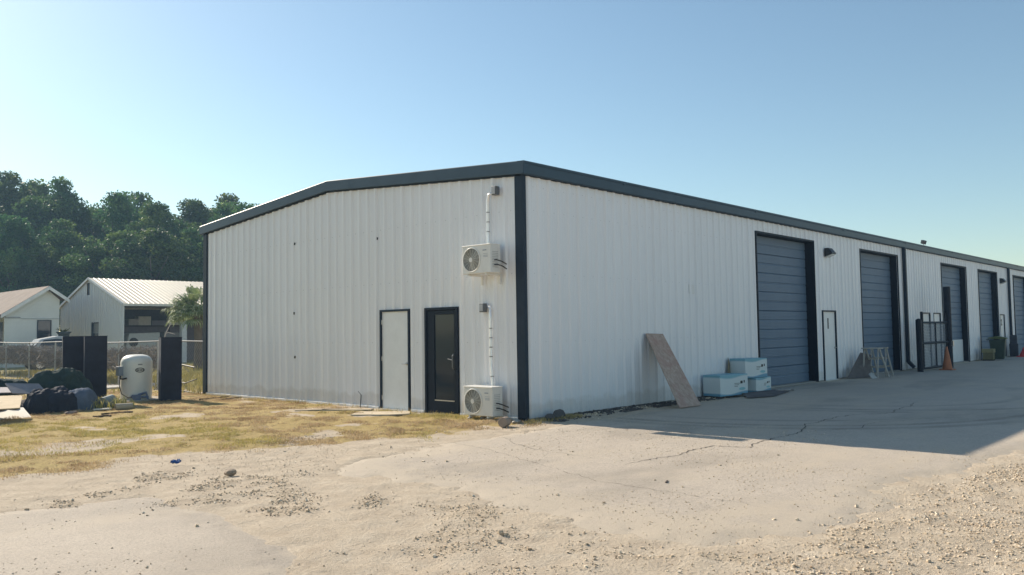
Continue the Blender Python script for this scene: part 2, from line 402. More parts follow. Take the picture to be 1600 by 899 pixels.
# driveway slab and left asphalt pad
def slab_z(sdf, top):
    def zf(x, y):
        sd = sdf(x, y); return top+(-.05)*(1-sstep(-.15, .5, sd))+(fbm(x, y, 2.5, 40, 3)-.5)*.016
    return zf
xs = axis_lines(-6.6, 8, .055, -6.6, 72, 1.03); ys = axis_lines(-9.2, .0, .055, -11.5, .0); ys = ys[ys <= .001]
V, F = grid_mesh(xs, ys, slab_z(slab_sd, .016), lambda x, y: slab_sd(x, y) > -.13)
st = np.zeros(len(V))
for (cx, cy, R_, wd, am, a0, a1) in [(6.6,-1.6,5.35,.13,.55,150,290),(6.6,-1.6,5.75,.16,.4,160,280),(6.6,-1.6,4.6,.12,.35,170,290),(9.5,-2.6,4.6,.13,.5,170,300),(9.5,-2.6,5.0,.16,.35,170,300),(9.2,-2.4,3.6,.12,.3,160,300)]:
    ang = np.degrees(np.arctan2(V[:, 1]-cy, V[:, 0]-cx)) % 360
    d = np.abs(np.hypot(V[:, 0]-cx, V[:, 1]-cy)-R_)
    st = np.maximum(st, am*(1-sstep(wd*.5, wd*1.3, d))*sstep(a0, a0+25, ang)*(1-sstep(a1-25, a1, ang))*(.5+fbm(V[:, 0], V[:, 1], .5, 50)))
st = np.maximum(st, .3*sstep(.55, .75, fbm(V[:, 0]*.4, V[:, 1], 1.0, 60)))
ed = 1-sstep(0.0, 1, slab_sd(V[:, 0], V[:, 1])/(.9+1.2*(1-sstep(-5.0, -2.0, V[:, 0]))))
ed *= sstep(.1, .9, -V[:, 1]-.1*0)
dr = mesh_np('driveway', V, F, M_CONC, smooth=True, attrs={'stain': np.clip(st*1.25, 0, 1), 'edge': ed*.95}); tag(dr, kind='structure')
xs = np.arange(-13.2, -7.2, .055); ys = np.arange(-9.6, -.6, .055)
V, F = grid_mesh(xs, ys, slab_z(pad_sd, .020), lambda x, y: pad_sd(x, y) > -.13)
pd = mesh_np('pavement', V, F, M_PAD, smooth=True, attrs={'stain': .25*sstep(.55, .75, fbm(V[:, 0], V[:, 1], 1.5, 61)), 'edge': (1-sstep(0, .4, pad_sd(V[:, 0], V[:, 1])))*.9}); tag(pd, kind='structure')
# cracks: irregular thin strips on the driveway
szf = slab_z(slab_sd, .016)
def crack(name, pts, wd, seed):
    rr = random.Random(seed); P = []
    for i in range(len(pts)-1):
        a, b = Vector(pts[i]), Vector(pts[i+1]); n = max(2, int((b-a).length/.06))
        for k_ in range(n): P.append(a.lerp(b, k_/n))
    P.append(Vector(pts[-1])); off = 0; vs = []; fs = []
    for i, p in enumerate(P):
        off = off*.85+rr.uniform(-.03, .03); d = (P[min(i+1, len(P)-1)]-P[max(i-1, 0)]).normalized(); nn = Vector((-d.y, d.x))
        w_ = wd*rr.uniform(.3, 1.2)*min(1, (len(P)-i)/12, (i+4)/12)
        for sg in (-1, 1):
            q = p+nn*(off+sg*w_/2); vs.append((q.x, q.y, float(szf(np.array([q.x]), np.array([q.y]))[0])+.004))
        if i: fs.append((2*i-2, 2*i-1, 2*i+1, 2*i))
    mb = MB(); mb.add(vs, fs); o = mb.build(name, M_CRACK, fixn=False); tag(o, kind='structure'); return o
crack('pavement_crack', [(-3.09,-4.37),(-1.99,-4.46),(-1.01,-4.42),(-.89,-4.94),(-.23,-4.76),(1.01,-4.68),(2.28,-4.36),(4.11,-4.41),(4.84,-4.85),(7.5,-4.6)], .022, 1)
crack('pavement_crack', [(-2.0,-1.2),(-2.75,-2.46),(-2.9,-3.26),(-3.02,-3.98)], .009, 2)
crack('pavement_crack', [(1.0,-4.68),(2.2,-5.3),(3.1,-5.2),(5,-6.1)], .012, 3)
crack('pavement_crack', [(-2.9,-.95),(-3.3,-2.43),(-4.2,-5.0),(-4.4,-6.9)], .007, 4)

# ------------------------------------------------------------------ loose gravel (stuff)
def stones(n_try, x0, x1, y0, y1, dens, smin, smax, seed, power=2.5):
    rg = np.random.default_rng(seed); x = rg.uniform(x0, x1, n_try); y = rg.uniform(y0, y1, n_try)
    d = dens(x, y); k_ = rg.random(n_try) < d; x = x[k_]; y = y[k_]; n = len(x)
    s_ = smin+(smax-smin)*rg.random(n)**power
    return x, y, s_, rg
def stone_cloud(name, sets, mat):
    base = np.array([(1,0,0),(-1,0,0),(0,1,0),(0,-1,0),(0,0,1),(0,0,-1)], float)
    bf = np.array([(0,2,4),(2,1,4),(1,3,4),(3,0,4),(2,0,5),(1,2,5),(3,1,5),(0,3,5)])
    b = bmesh.new(); bmesh.ops.create_cube(b, size=1.35); bmesh.ops.triangulate(b, faces=b.faces)
    cb = np.array([v.co[:] for v in b.verts]); cf = np.array([[v.index for v in q.verts] for q in b.faces]); b.free()
    VV = []; FF = []; n0 = 0
    for (x, y, s_, rg) in sets:
        for (B, Fb, sel) in ((base, bf, slice(0, None, 2)), (cb, cf, slice(1, None, 2))):
            xx, yy, ss = x[sel], y[sel], s_[sel]; n = len(xx)
            if not n: continue
            sc = ss[:, None]*np.stack([rg.uniform(.7, 1.2, n), rg.uniform(.6, 1.1, n), rg.uniform(.4, .85, n)], 1)*.5
            P = B[None]*(1+rg.uniform(-.25, .25, (n, len(B), 3)))*sc[:, None, :]
            t = rg.uniform(-.5, .5, n); c_, s2 = np.cos(t), np.sin(t)
            P = np.stack([P[..., 0]*c_[:, None]-P[..., 2]*s2[:, None], P[..., 1], P[..., 0]*s2[:, None]+P[..., 2]*c_[:, None]], 2)
            a = rg.uniform(0, 2*PI, n); c_, s2 = np.cos(a), np.sin(a)
            P = np.stack([P[..., 0]*c_[:, None]-P[..., 1]*s2[:, None], P[..., 0]*s2[:, None]+P[..., 1]*c_[:, None], P[..., 2]], 2)
            sd = slab_sd(xx, yy); z = np.maximum(gz(xx, yy), np.where(sd > -.1, szf(xx, yy), -1))
            z = np.maximum(z, np.where(pad_sd(xx, yy) > -.1, slab_z(pad_sd, .020)(xx, yy), -1))
            P[..., 0] += xx[:, None]; P[..., 1] += yy[:, None]; P[..., 2] += (z+sc[:, 2]*.45)[:, None]
            VV.append(P.reshape(-1, 3)); FF.append((Fb[None]+(np.arange(n)*len(B))[:, None, None]+n0).reshape(-1, 3)); n0 += n*len(B)
    return mesh_np(name, np.concatenate(VV), np.concatenate(FF), mat)
k = NT('gravel_stone'); wn = k.n('TexVoronoi'); wn.inputs['Scale'].default_value = 45; k.l(k.coord(), wn.inputs['Vector'])
sp = k.n('SeparateColor'); k.l(wn.outputs['Color'], sp.inputs[0])
k.color(k.ramp(sp.outputs[0], [(.0, (.36, .27, .185)), (.35, (.56, .45, .325)), (.8, (.70, .58, .43)), (1, (.82, .73, .60))])).set(Roughness=.9, Specular_IOR_Level=.2)
M_STONE = k.m
def d_far_gravel(x, y):    # the gravel strip beyond the driveway edge on the right
    m_ = sstep(.0, .5, -slab_sd(x, y))*sstep(-7.3, -7.8, y)*sstep(-6.6, -5.8, x); return m_*(.05+.6*sstep(.45, .68, fbm(x, y, .9, 71)))
def d_scatter(x, y): return .8*(1-.8*grass_mask(x, y))*sstep(.35, .75, fbm(x, y, 1.2, 80))+.02
sets = [stones(110000, -8.6, -3, -9.5, 1.8, lambda x, y: .85*grav_mask(x, y)**1.3, .008, .030, 1),
        stones(170000, -6.5, 5, -11, -7.2, d_far_gravel, .007, .038, 2, 3.5),
        stones(50000, 5, 26, -16, -7.2, d_far_gravel, .012, .05, 3, 3),
        stones(5000, -.8, 9.2, -.95, -.02, grav_mask, .012, .06, 4, 2),
        stones(70000, -10, 2, -9.5, 1.5, d_scatter, .005, .020, 5, 3.5),
        stones(700, -9.5, -1, -9.3, .5, lambda x, y: .1+.9*grav_mask(x, y), .03, .07, 6, 2)]
gv = stone_cloud('gravel', sets, M_STONE); dg = stone_cloud('dark_rubble', [stones(9000, .25, 6.6, -.62, -.03, lambda x, y: .9*sstep(.35, .6, fbm(x, y, .4, 130)), .015, .08, 31, 2.5)], simple('dark_rubble_stone', (.11, .10, .095), .9, .35, 30, spec=.1)); tag(dg, 'dark broken rubble strewn along the foot of the shaded wall', 'rubble', kind='stuff')
tag(gv, 'loose beige and grey gravel in patches over the sand', 'gravel', kind='stuff')

# ------------------------------------------------------------------ grass and weeds (stuff)
def blades(name, x, y, h, wd, mat, rg, lean=.6, zf=gz):
    n = len(x); a = rg.uniform(0, 2*PI, n); z = zf(x, y)-.004
    dx, dy = np.cos(a)*wd/2, np.sin(a)*wd/2; b = rg.uniform(0, 2*PI, n); l_ = h*rg.uniform(.1, lean, n)
    P = np.zeros((n, 5, 3)); 
    P[:, 0] = np.stack([x-dx, y-dy, z], 1); P[:, 1] = np.stack([x+dx, y+dy, z], 1)
    mx, my, mz = x+np.cos(b)*l_*.35, y+np.sin(b)*l_*.35, z+h*.6
    P[:, 2] = np.stack([mx+dx*.8, my+dy*.8, mz], 1); P[:, 3] = np.stack([mx-dx*.8, my-dy*.8, mz], 1)
    P[:, 4] = np.stack([x+np.cos(b)*l_, y+np.sin(b)*l_, z+h*rg.uniform(.75, 1.1, n)], 1)
    f_ = np.array([(0, 1, 2), (0, 2, 3), (3, 2, 4)]); F_ = (f_[None]+(np.arange(n)*5)[:, None, None]).reshape(-1, 3)
    return mesh_np(name, P.reshape(-1, 3), F_, mat)
rg = np.random.default_rng(5)
n = 420000; x = rg.uniform(-12, -.02, n); y = -1.2+17.5*rg.random(n)**1.15
clump = fbm(x, y, .35, 90, 4); gmv = grass_mask(x, y)
keep = (rg.random(n) < gmv*sstep(.38, .62, clump)*1.1) & (pad_sd(x, y) < -.1) & (slab_sd(x, y) < .12)
x, y, cl = x[keep], y[keep], clump[keep]; green = fbm(x, y, 2.4, 95, 4)+.12*rg.random(len(x)) > .72
hh = rg.uniform(.012, .045, len(x))*(.3+1.2*sstep(.4, .7, cl))
for msk, mt, nm, lb in ((~green, M_STRAW, 'dry_grass', 'short dry straw coloured grass in front of the metal building'), (green, M_GREENG, 'grass', 'short yellow green grass patches in front of the metal building')):
    o = blades(nm, x[msk], y[msk], hh[msk], .006+.004*rg.random(msk.sum()), mt, rg, 1.3); tag(o, lb, 'grass', kind='stuff')
# taller weeds along and beyond the fence
n = 60000; x = rg.uniform(-9, 14, n); y = rg.uniform(12.5, 34, n)
ok = ~((x > -.15) & (y < 12.6)) & (x < .2*y+6)
ok &= rg.random(n) < np.where(x < -.3, .45*sstep(13.0, 16, y+.35*x*0), .9)*sstep(.35, .6, fbm(x, y, 1.6, 99))
ok &= ~((x > -3.4) & (x < 2.5) & (y > 16.6) & (y < 18.6))
x, y = x[ok], y[ok]
hw = rg.uniform(.08, .32, len(x))*(.5+fbm(x, y, 2.2, 101))*np.where(x < -.3, .55, 1.0)
o = blades('weeds', x, y, hw, .015+.025*rg.random(len(x)), M_WEED, rg, .7); tag(o, 'yellow green weeds growing along both sides of the fence', 'weeds', kind='stuff')
# tufts at the foot of the right hand corner and gable
n = 2600; x = np.concatenate([rg.uniform(-.5, -.02, n), rg.uniform(-.6, 1.1, n//2)]); y = np.concatenate([rg.uniform(-.3, 12.2, n), rg.uniform(-.55, -.15, n//2)])
ok = fbm(x, y, .3, 120) > .5; x, y = x[ok], y[ok]
o = blades('grass_tufts', x, y, rg.uniform(.03, .11, len(x)), np.full(len(x), .007), M_GREENG, rg, .8); tag(o, 'ragged grass tufts at the foot of the gable wall', 'grass', kind='stuff')

# ------------------------------------------------------------------ the metal building
W, L, EH, SL = 12.337, 62.0, 4.605, .0749
DT = 4.237
bld = thing('metal_building', 'long white ribbed metal warehouse building with slate fascia and grey overhead doors', 'building')
def ribbed(length, ztop, normal_axis, openings, zbase=.03, pitch=.3048, off=.15):
    """list of (u, depth) profile, panels between openings"""
    us = []; i = 0; u_ = off
    while u_ < length:
        i += 1; hr = .043 if i % 3 == 0 else .033
        for du, dd in ((-.060, 0), (-.026, hr), (.026, hr), (.066, 0), (.105, 0), (.117, .006), (.126, .006), (.138, 0), (.168, 0), (.180, .006), (.189, .006), (.201, 0)):
            if 0 < u_+du < length: us.append((u_+du, dd))
        u_ += pitch
    us = [(0, 0)]+us+[(length, 0)]; U = [q[0] for q in us]; Dd = [q[1] for q in us]
    extra = sorted(set([e for o_ in openings for e in o_[:2]]+([length/2] if normal_axis == 'x' else [])))
    for e in extra: us.append((e, float(np.interp(e, U, Dd))))
    us.sort(); vs = []; fs = []
    def P(u2, d2, z2): return (-d2, u2, z2) if normal_axis == 'x' else (u2, -d2, z2)
    for (a, da), (b, db) in zip(us[:-1], us[1:]):
        if b-a < 1e-6: continue
        mid = (a+b)/2; zs = [(zbase, None)]
        segs = [(zbase, None, None)]
        lo = zbase; cuts = sorted([(o_[2], o_[3]) for o_ in openings if o_[0] < mid < o_[1]])
        ranges = []
        for c0, c1 in cuts:
            if c0 > lo: ranges.append((lo, c0))
            lo = c1
        ranges.append((lo, None))
        for z0, z1 in ranges:
            za, zb = (ztop(a), ztop(b)) if z1 is None else (z1, z1)
            n_ = len(vs); vs += [P(a, da, z0), P(b, db, z0), P(b, db, zb), P(a, da, za)]; fs.append((n_, n_+1, n_+2, n_+3))
    return vs, fs
gt = lambda y: EH+SL*min(y, W-y)
GD = [(3.269, 4.266, 0, 2.17), (1.766, 2.764, 0, 2.17)]
vs, fs = ribbed(W, gt, 'x', GD); MB().add(vs, fs).build('gable_wall', M_WALL, bld, fixn=False)
OD = [(9.421, 13.172), (17.02, 20.739), (26.204, 29.956), (32.066, 35.556), (39.132, 42.88), (45.0, 48.75), (53.6, 57.35)]
MD = [(13.694, 14.74), (23.45, 24.42), (24.86, 25.84), (35.82, 36.78), (43.5, 44.5), (49.2, 50.2)]
ops = [(a, b, 0, DT) for a, b in OD]+[(a, b, 0, 2.17) for a, b in MD]
vs, fs = ribbed(L, lambda x: EH, 'y', ops); MB().add(vs, fs).build('side_wall', M_WALL, bld, fixn=False)
b = MB(); b.add([(0, W, 0), (L, W, 0), (L, W, EH), (0, W, EH)], [(0, 1, 2, 3)]); b.add([(L, 0, 0), (L, W, 0), (L, W, EH), (L, W/2, gt(W/2)), (L, 0, EH)], [(0, 1, 2, 3, 4)])
b.build('back_wall', M_WALL, bld, fixn=False)
# base flashing along gable
b = MB(); seg = [(0.0, 1.72), (2.81, 3.22), (4.31, W)]
for a, c_ in seg: b.prism([(-.05, a, .0), (-.05, a, .045), (.0, a, .06), (.02, a, .0)], (0, c_-a, 0))
b.build('base_flashing', simple('white_flashing', (.8, .79, .76), .4, .05), bld)
b = MB(); b.box((.02, .02, -.1), (L-.02, W-.02, .028)); b.build('floor_slab', simple('old_concrete', (.35, .32, .28), .9, .15), bld)
# screws
b = MB(); u_ = .15+.1524
while u_ < W:
    for z in (.12, 1.45, 2.75, 3.95):
        if not any(o_[0]-.08 < u_ < o_[1]+.08 and z < o_[3]+.05 for o_ in GD): b.box((-.007, u_-.006, z-.006), (0, u_+.006, z+.006))
    u_ += .3048
u_ = .15+.1524
while u_ < L:
    for z in (.12, 1.45, 2.75, 3.95, 4.4):
        if not any(o_[0]-.08 < u_ < o_[1]+.08 and z < o_[3]+.05 for o_ in ops): b.box((u_-.005, -.006, z-.005), (u_+.005, 0, z+.005))
    u_ += .3048
tag(b.build('screw_rows', simple('screw_head', (.42, .43, .45), .4, .1), bld), kind='stuff')
# stray holes in the gable sheet, drawn as small dark blocks
for y_, z_ in ((7.69, 3.93), (4.37, 3.77), (7.72, 2.19), (4.42, 1.26), (7.68, 1.1)): MB().obox((-.012, y_, z_), (.02, .035, .06), (.3, 0, 0)).build('wall_hole', M_DARKMETAL, bld)
# roof
for sgn in (0, 1):
    b = MB(); x0, x1 = -.1, L+.1
    if sgn == 0: pts = [(-.12, EH+.10), (W/2, gt(W/2)+.12)]
    else: pts = [(W/2, gt(W/2)+.12), (W+.12, EH+.10)]
    xx = x0; prof = []
    while xx < x1:
        prof += [(xx, 0), (xx+.02, .03), (xx+.05, .03), (xx+.07, 0)]; xx += .61
    vs = [(px_, pts[j][0], pts[j][1]+pz) for j in (0, 1) for px_, pz in prof]; n_ = len(prof)
    b.add(vs, [(i, i+1, n_+i+1, n_+i) for i in range(n_-1)]); b.build('roof_panel', M_ROOF, bld, fixn=False)
# rake fascia: two lengths on gable, each a shaped box with lip
def rake(y0, y1):
    z0, z1 = EH+SL*min(y0, W-y0), EH+SL*min(y1, W-y1)
    if y0 < 0: z0 = EH+SL*y0
    if y1 > W: z1 = EH+SL*(W-y1)
    b = MB(); sec = [(0, .015), (-.105, -.012), (-.115, .0), (-.115, .222), (-.10, .238), (.03, .238)]
    for (y_, z_) in ((y0, z0), (y1, z1)): pass
    n_ = len(sec); vs = [(s0, y0, z0+s1) for s0, s1 in sec]+[(s0, y1, z1+s1) for s0, s1 in sec]
    b.add(vs, [(i, i+1, n_+i+1, n_+i) for i in range(n_-1)]+[(n_-1, 0, n_, 2*n_-1), tuple(range(n_)), tuple(range(n_, 2*n_))])
    return b
rake(-.14, W/2).build('rake_fascia', M_FASCIA, bld); rake(W/2, W+.16).build('rake_fascia', M_FASCIA, bld)
# ridge splice plate
b = MB(); b.add([(-.119, W/2-.9, gt(W/2)-.9*SL+.0), (-.119, W/2-.9, gt(W/2)-.9*SL+.222), (-.119, W/2+.05, gt(W/2)+.222), (-.119, W/2+.05, gt(W/2)-.0)], [(0, 1, 2, 3)]); b.build('fascia_splice', M_FASCIA, bld, fixn=False)
# eave fascia/gutter
b = MB(); sec = [(0, -.0), (-.10, -.02), (-.13, .0), (-.135, .165), (-.15, .19), (-.15, .226), (.02, .236)]
n_ = len(sec); x0, x1 = -.118, L+.1
vs = [(x0, s0, EH+s1) for s0, s1 in sec]+[(x1, s0, EH+s1) for s0, s1 in sec]
b.add(vs, [(i, i+1, n_+i+1, n_+i) for i in range(n_-1)]+[(n_-1, 0, n_, 2*n_-1), tuple(range(n_)), tuple(range(n_, 2*n_))]); b.build('eave_gutter', M_FASCIA, bld)
for xs_ in (3.1, 9.2, 15.3, 21.4, 27.5, 33.6, 39.7, 45.8):
    b = MB(); b.box((xs_, -.1535, EH+.15), (xs_+.05, -.134, EH+.224)); b.build('gutter_joint', M_FASCIA, bld)
# dark trim under rake and eave
b = MB()
for y0, y1 in ((.02, W/2), (W/2, W-.02)):
    b.prism([(-.05, y0, gt(y0)-.035), (-.05, y0, gt(y0)+.01), (.0, y0, gt(y0)+.01), (.0, y0, gt(y0)-.035)], (0, y1-y0, gt(y1)-gt(y0)))
b.box((.02, -.05, EH-.025), (L, 0, EH+.01)); b.build('under_trim', M_TRIM, bld)
# corner trims
b = MB(); b.prism([(-.05, -.05, -.02), (-.05, .155, -.02), (-.036, .155, -.02), (-.036, .17, -.02), (0, .17, -.02), (0, 0, -.02), (.055, 0, -.02), (.055, -.036, -.02), (.04, -.05, -.02)], (0, 0, EH+.03)); b.build('corner_trim', M_TRIM, bld)
b = MB(); b.box((-.05, W-.14, 0), (.05, W+.05, EH+.0)); b.build('corner_trim', M_TRIM, bld)
# door surrounds and leaves
def knob(parent, x, y, z, ax):
    b = MB()
    if ax == 'x': b.tube([(x, y, z), (x-.05, y, z)], .014, 10); b.tube([(x-.05, y, z), (x-.055, y+.11, z)], .010, 8); b.tube([(x, y, z), (x-.012, y, z)], .035, 14)
    else: b.tube([(x, y, z), (x, y-.05, z)], .014, 10); b.tube([(x, y-.05, z), (x-.10, y-.055, z)], .010, 8); b.tube([(x, y, z), (x, y-.012, z)], .035, 14)
    b.build('handle', M_STEEL, parent, smooth=False)
def gable_frame(y0, y1, z1, t, d0=-.045, d1=.06):
    b = MB(); b.box((d0, y0, 0), (d1, y0+t, z1)); b.box((d0, y1-t, 0), (d1, y1, z1)); b.box((d0, y0+t, z1-t), (d1, y1-t, z1)); return b
dr1 = MB(); dr1.box((-.005, 3.312, .02), (.045, 4.222, 2.125)); d1 = dr1.build('door', M_DOORW, bld, bevel=.004); d1['label'] = 'plain white steel door in the gable wall'
gable_frame(3.269, 4.266, 2.17, .042).build('door_frame', M_TRIM, d1)
knob(d1, -.005, 3.38, 1.0, 'x')
for z in (.25, 1.1, 1.9): MB().tube([(-.014, 4.226, z-.05), (-.014, 4.226, z+.05)], .012, 8).build('hinge', M_STEEL, d1)
b = MB(); b.box((-.08, 3.3, -.01), (.04, 4.24, .018)); b.build('threshold', simple('pale_sill', (.7, .68, .62), .6, .08), d1)
fr = MB(); fr.M = Matrix.Identity(4)
# glazed storefront door: stiles + rails around a pane
y0, y1, zt = 1.82, 2.71, 2.11
fr.box((-.02, y0, .02), (.03, y0+.075, zt)); fr.box((-.02, y1-.22, .02), (.03, y1, zt)); fr.box((-.02, y0+.075, zt-.09), (.03, y1-.22, zt)); fr.box((-.02, y0+.075, .02), (.03, y1-.22, .27))
d2 = fr.build('door', M_JAMB, bld, bevel=.004); d2['label'] = 'black framed glass door beside the white door'
gable_frame(1.766, 2.764, 2.17, .05, -.05).build('door_frame', M_JAMB, d2)
b = MB(); b.box((.0, y0+.075, .275), (.01, y1-.22, zt-.09)); b.build('pane', M_GLASS, d2)
b = MB(); b.box((-.024, y0+.078, .262), (.0, y1-.223, .282)); b.build('pane_bead', M_STEEL, d2)
b = MB(); b.tube([(-.02, y0+.045, .92), (-.075, y0+.045, .92), (-.085, y0+.06, .95), (-.085, y0+.06, 1.18), (-.075, y0+.045, 1.21), (-.02, y0+.045, 1.21)], .012, 8); b.tube([(-.085, y0+.06, 1.1), (-.06, y0+.22, 1.12), (-.04, y0+.24, 1.12)], .010, 8); b.build('handle', simple('dark_steel', (.16, .17, .18), .35, metal=.8), d2)
# overhead doors
REC = .25
def overhead(x0, x1):
    b = MB(); prof = []; sh = .53; z = .02
    while z < DT-.02:
        z2 = min(z+sh, DT)
        prof += [(.0, z), (.012, z+.012), (.012, z+.235), (-.004, z+.25), (-.004, z+.272), (.012, z+.285), (.012, z2-.022), (.0, z2-.01), (-.012, z2-.004)]
        z = z2
    prof = [(p, q) for p, q in prof if q <= DT]; n_ = len(prof)
    b.add([(x0+.01, REC-p, q) for p, q in prof]+[(x1-.01, REC-p, q) for p, q in prof], [(i, i+1, n_+i+1, n_+i) for i in range(n_-1)])
    o = b.build('overhead_door', M_ROLL, bld, fixn=False)
    j = MB(); j.box((x0-.05, -.044, 0), (x0, REC+.03, DT+.05)); j.box((x1, -.002, 0), (x1+.05, REC+.03, DT+.05)); j.box((x1+.012, -.044, 0), (x1+.05, -.002, DT+.05)); j.box((x0, -.044, DT), (x1, REC+.03, DT+.05))
    j.build('door_jamb', M_JAMB, o)
    s_ = MB(); s_.box((x0+.01, REC-.03, .0), (x1-.01, REC+.01, .03)); s_.build('bottom_seal', M_BLACK, o)
    return o
for i, (a, c_) in enumerate(OD):
    o = overhead(a, c_)
    if i == 2:
        b = MB(); b.box((a+.02, REC-.035, .03), (c_-.02, REC-.013, 1.0)); b.build('lower_panel', M_DOORW, o)
def man_door(x0, x1, num=None):
    b = MB(); b.box((x0+.045, .0, .02), (x1-.045, .04, 2.125)); o = b.build('door', M_DOORW, bld, bevel=.004)
    f_ = MB(); f_.box((x0, -.045, 0), (x0+.045, .06, 2.17)); f_.box((x1-.045, -.045, 0), (x1, .06, 2.17)); f_.box((x0+.045, -.045, 2.125), (x1-.045, .06, 2.17)); f_.build('door_frame', M_TRIM, o)
    knob(o, x1-.12, 0, 1.0, 'y')
    s_ = MB(); s_.box((x0+.02, -.08, -.01), (x1-.02, .03, .018)); s_.build('threshold', simple('pale_sill', (.7, .68, .62), .6, .08), o)
    if num: text_mesh('door_number', num, .42, M_BLACK, o, ((x0+x1)/2-.06, -.004, 1.62), (PI/2, 0, 0))
    return o
nums = {0: '1', 3: '2'}
for i, (a, c_) in enumerate(MD):
    o = man_door(a, c_, nums.get(i))
    if i == 0: o['label'] = 'narrow white door marked 1'
# downspouts and section trims
for xd in (21.30, 37.75, 52.0):
    b = MB(); b.box((xd-.07, -.16, .3), (xd+.07, -.045, EH-.02)); b.bar((xd, -.10, .33), (xd+.02, -.30, .10), .14, .115, (0, 1, 0)); b.build('downspout', M_TRIM, bld, bevel=.01)
    b = MB(); b.box((xd-.16, -.034, 0), (xd-.075, 0, EH)); b.build('joint_trim', M_WALL2, bld)
# small vent / plate on shaded wall
b = MB(); b.box((5.88, -.028, 2.5), (6.12, -.006, 2.72)); b.build('wall_plate', M_WALL2, bld, bevel=.004)

# wall lights
def wall_light(x, z, label):
    t = thing('wall_light', label, 'light', (x, -.035, z), 0, 'wall lights beside the overhead doors')
    b = MB(); b.prism([(-.16, 0, .13), (-.16, -.12, .13), (-.16, -.24, -.02), (-.16, -.24, -.06), (-.16, 0, -.13)], (.32, 0, 0)); b.build('housing', M_DARKMETAL, t, bevel=.01)
    b = MB(); b.prism([(-.13, -.03, -.125), (-.13, -.22, -.068), (-.13, -.22, -.09), (-.13, -.03, -.155)], (.26, 0, 0)); b.build('lens', simple('lamp_lens', (.6, .6, .55), .2, .05), t)
wall_light(14.15, 3.98, 'black wall light above the white door marked 1')
wall_light(36.25, 3.86, 'black wall light farther along, above the door between grey overhead doors')

# flood lights on roof
t = thing('roof_floodlight', 'small twin floodlight standing on the roof ridge against the sky', 'light', (34.4, 3.0, 5.05)); t.scale = (.7, .7, .85)
b = MB(); b.tube([(0, 0, 0), (0, 0, 1.0)], .03, 8); b.build('post', M_GALV, t)
for sx in (-1, 1):
    b = MB(); b.obox((sx*.25, -.05, 1.08), (.32, .16, .22), (.4, 0, sx*.3)); b.tube([(0, 0, .98), (sx*.22, 0, 1.0)], .02, 6); b.build('lamp_head', M_DARKMETAL, t, bevel=.01)

# ------------------------------------------------------------------ air conditioners
M_ACW = simple('ac_white_enamel', (.72, .71, .67), .38, .04); M_GRILL = simple('ac_grille', (.30, .30, .27), .5, .1)
def ac(label, loc):
    t = thing('air_conditioner', label, 'air conditioner', loc, 0, 'outdoor units on the gable wall')
    # local: wall plane x=0, y from 0 (right end) to .76 (left end), z 0..0.54
    b = MB(); b.box((-.41, 0, 0), (-.13, .76, .54)); b.box((-.42, -.005, .525), (-.12, .765, .548)); b.build('cabinet', M_ACW, t, bevel=.012)
    cy, cz = .50, .265
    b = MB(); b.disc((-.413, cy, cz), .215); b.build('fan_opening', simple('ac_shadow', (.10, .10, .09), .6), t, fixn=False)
    b = MB()
    for k_ in range(9): b.torus((-.42, cy, cz), .04+.022*k_, .0035, n=32, m_=5)
    for k_ in range(16):
        a = 2*PI*k_/16; b.tube([(-.42, cy+.03*math.cos(a), cz+.03*math.sin(a)), (-.42, cy+.22*math.cos(a+.25), cz+.22*math.sin(a+.25))], .003, 4)
    b.build('fan_grille', simple('grille_wire', (.62, .61, .55), .5, .05), t, fixn=False)
    b = MB(); b.tube([(-.425, cy, cz), (-.434, cy, cz)], .045, 20); b.build('fan_hub', M_ACW, t)
    b = MB(); b.torus((-.416, cy, cz), .228, .010, n=36); b.build('fan_ring', M_ACW, t, smooth=True)
    b = MB()
    for k_ in range(7): b.obox((-.414, cy+.1*math.cos(k_*2*PI/3+.3), cz+.1*math.sin(k_*2*PI/3+.3)), (.002, .20, .09), (k_*2*PI/3+.3, 0, 0)) if k_ < 3 else None
    b.build('fan_blade', simple('ac_fan', (.22, .22, .20), .5), t)
    b = MB()
    for z in (.30, .315, .33, .36): b.box((-.414, .07, z), (-.41, .18, z+.006))
    b.box((-.414, .10, .42), (-.41, .2, .44)); b.build('badge', simple('badge_grey', (.35, .38, .42), .5), t)
    b = MB()
    for k_ in range(10): b.box((-.36, -.003, .10+.032*k_), (-.20, .0, .115+.032*k_))
    b.build('side_louvre', simple('louvre_shadow', (.5, .5, .47), .5), t)
    for y_ in (.14, .62):
        b = MB(); b.box((-.40, y_-.02, -.035), (-.0, y_+.02, -.002))
        if loc[2] > 1: b.box((-.03, y_-.02, -.2), (-.0, y_+.02, -.0345))
        b.build('bracket', M_ACW, t)
    for z_, q in ((.24, 0), (.15, .02)):
        b = MB(); b.tube([(-.30, .0, z_), (-.30, -.05-q, z_-.0), (-.24, -.12-q, z_-.03), (-.12, -.14, z_-.08)], .012, 7); b.build('pipe', M_DARKMETAL, t, smooth=True)
    return t
ac('white outdoor unit mounted high on the gable wall', (-.045, .42, 2.76))
ac('white outdoor unit at ground level beside the glass door', (-.045, .42, .085))
M_LAG = simple('white_lagging', (.86, .86, .86), .25, .05, 20, metal=.35)
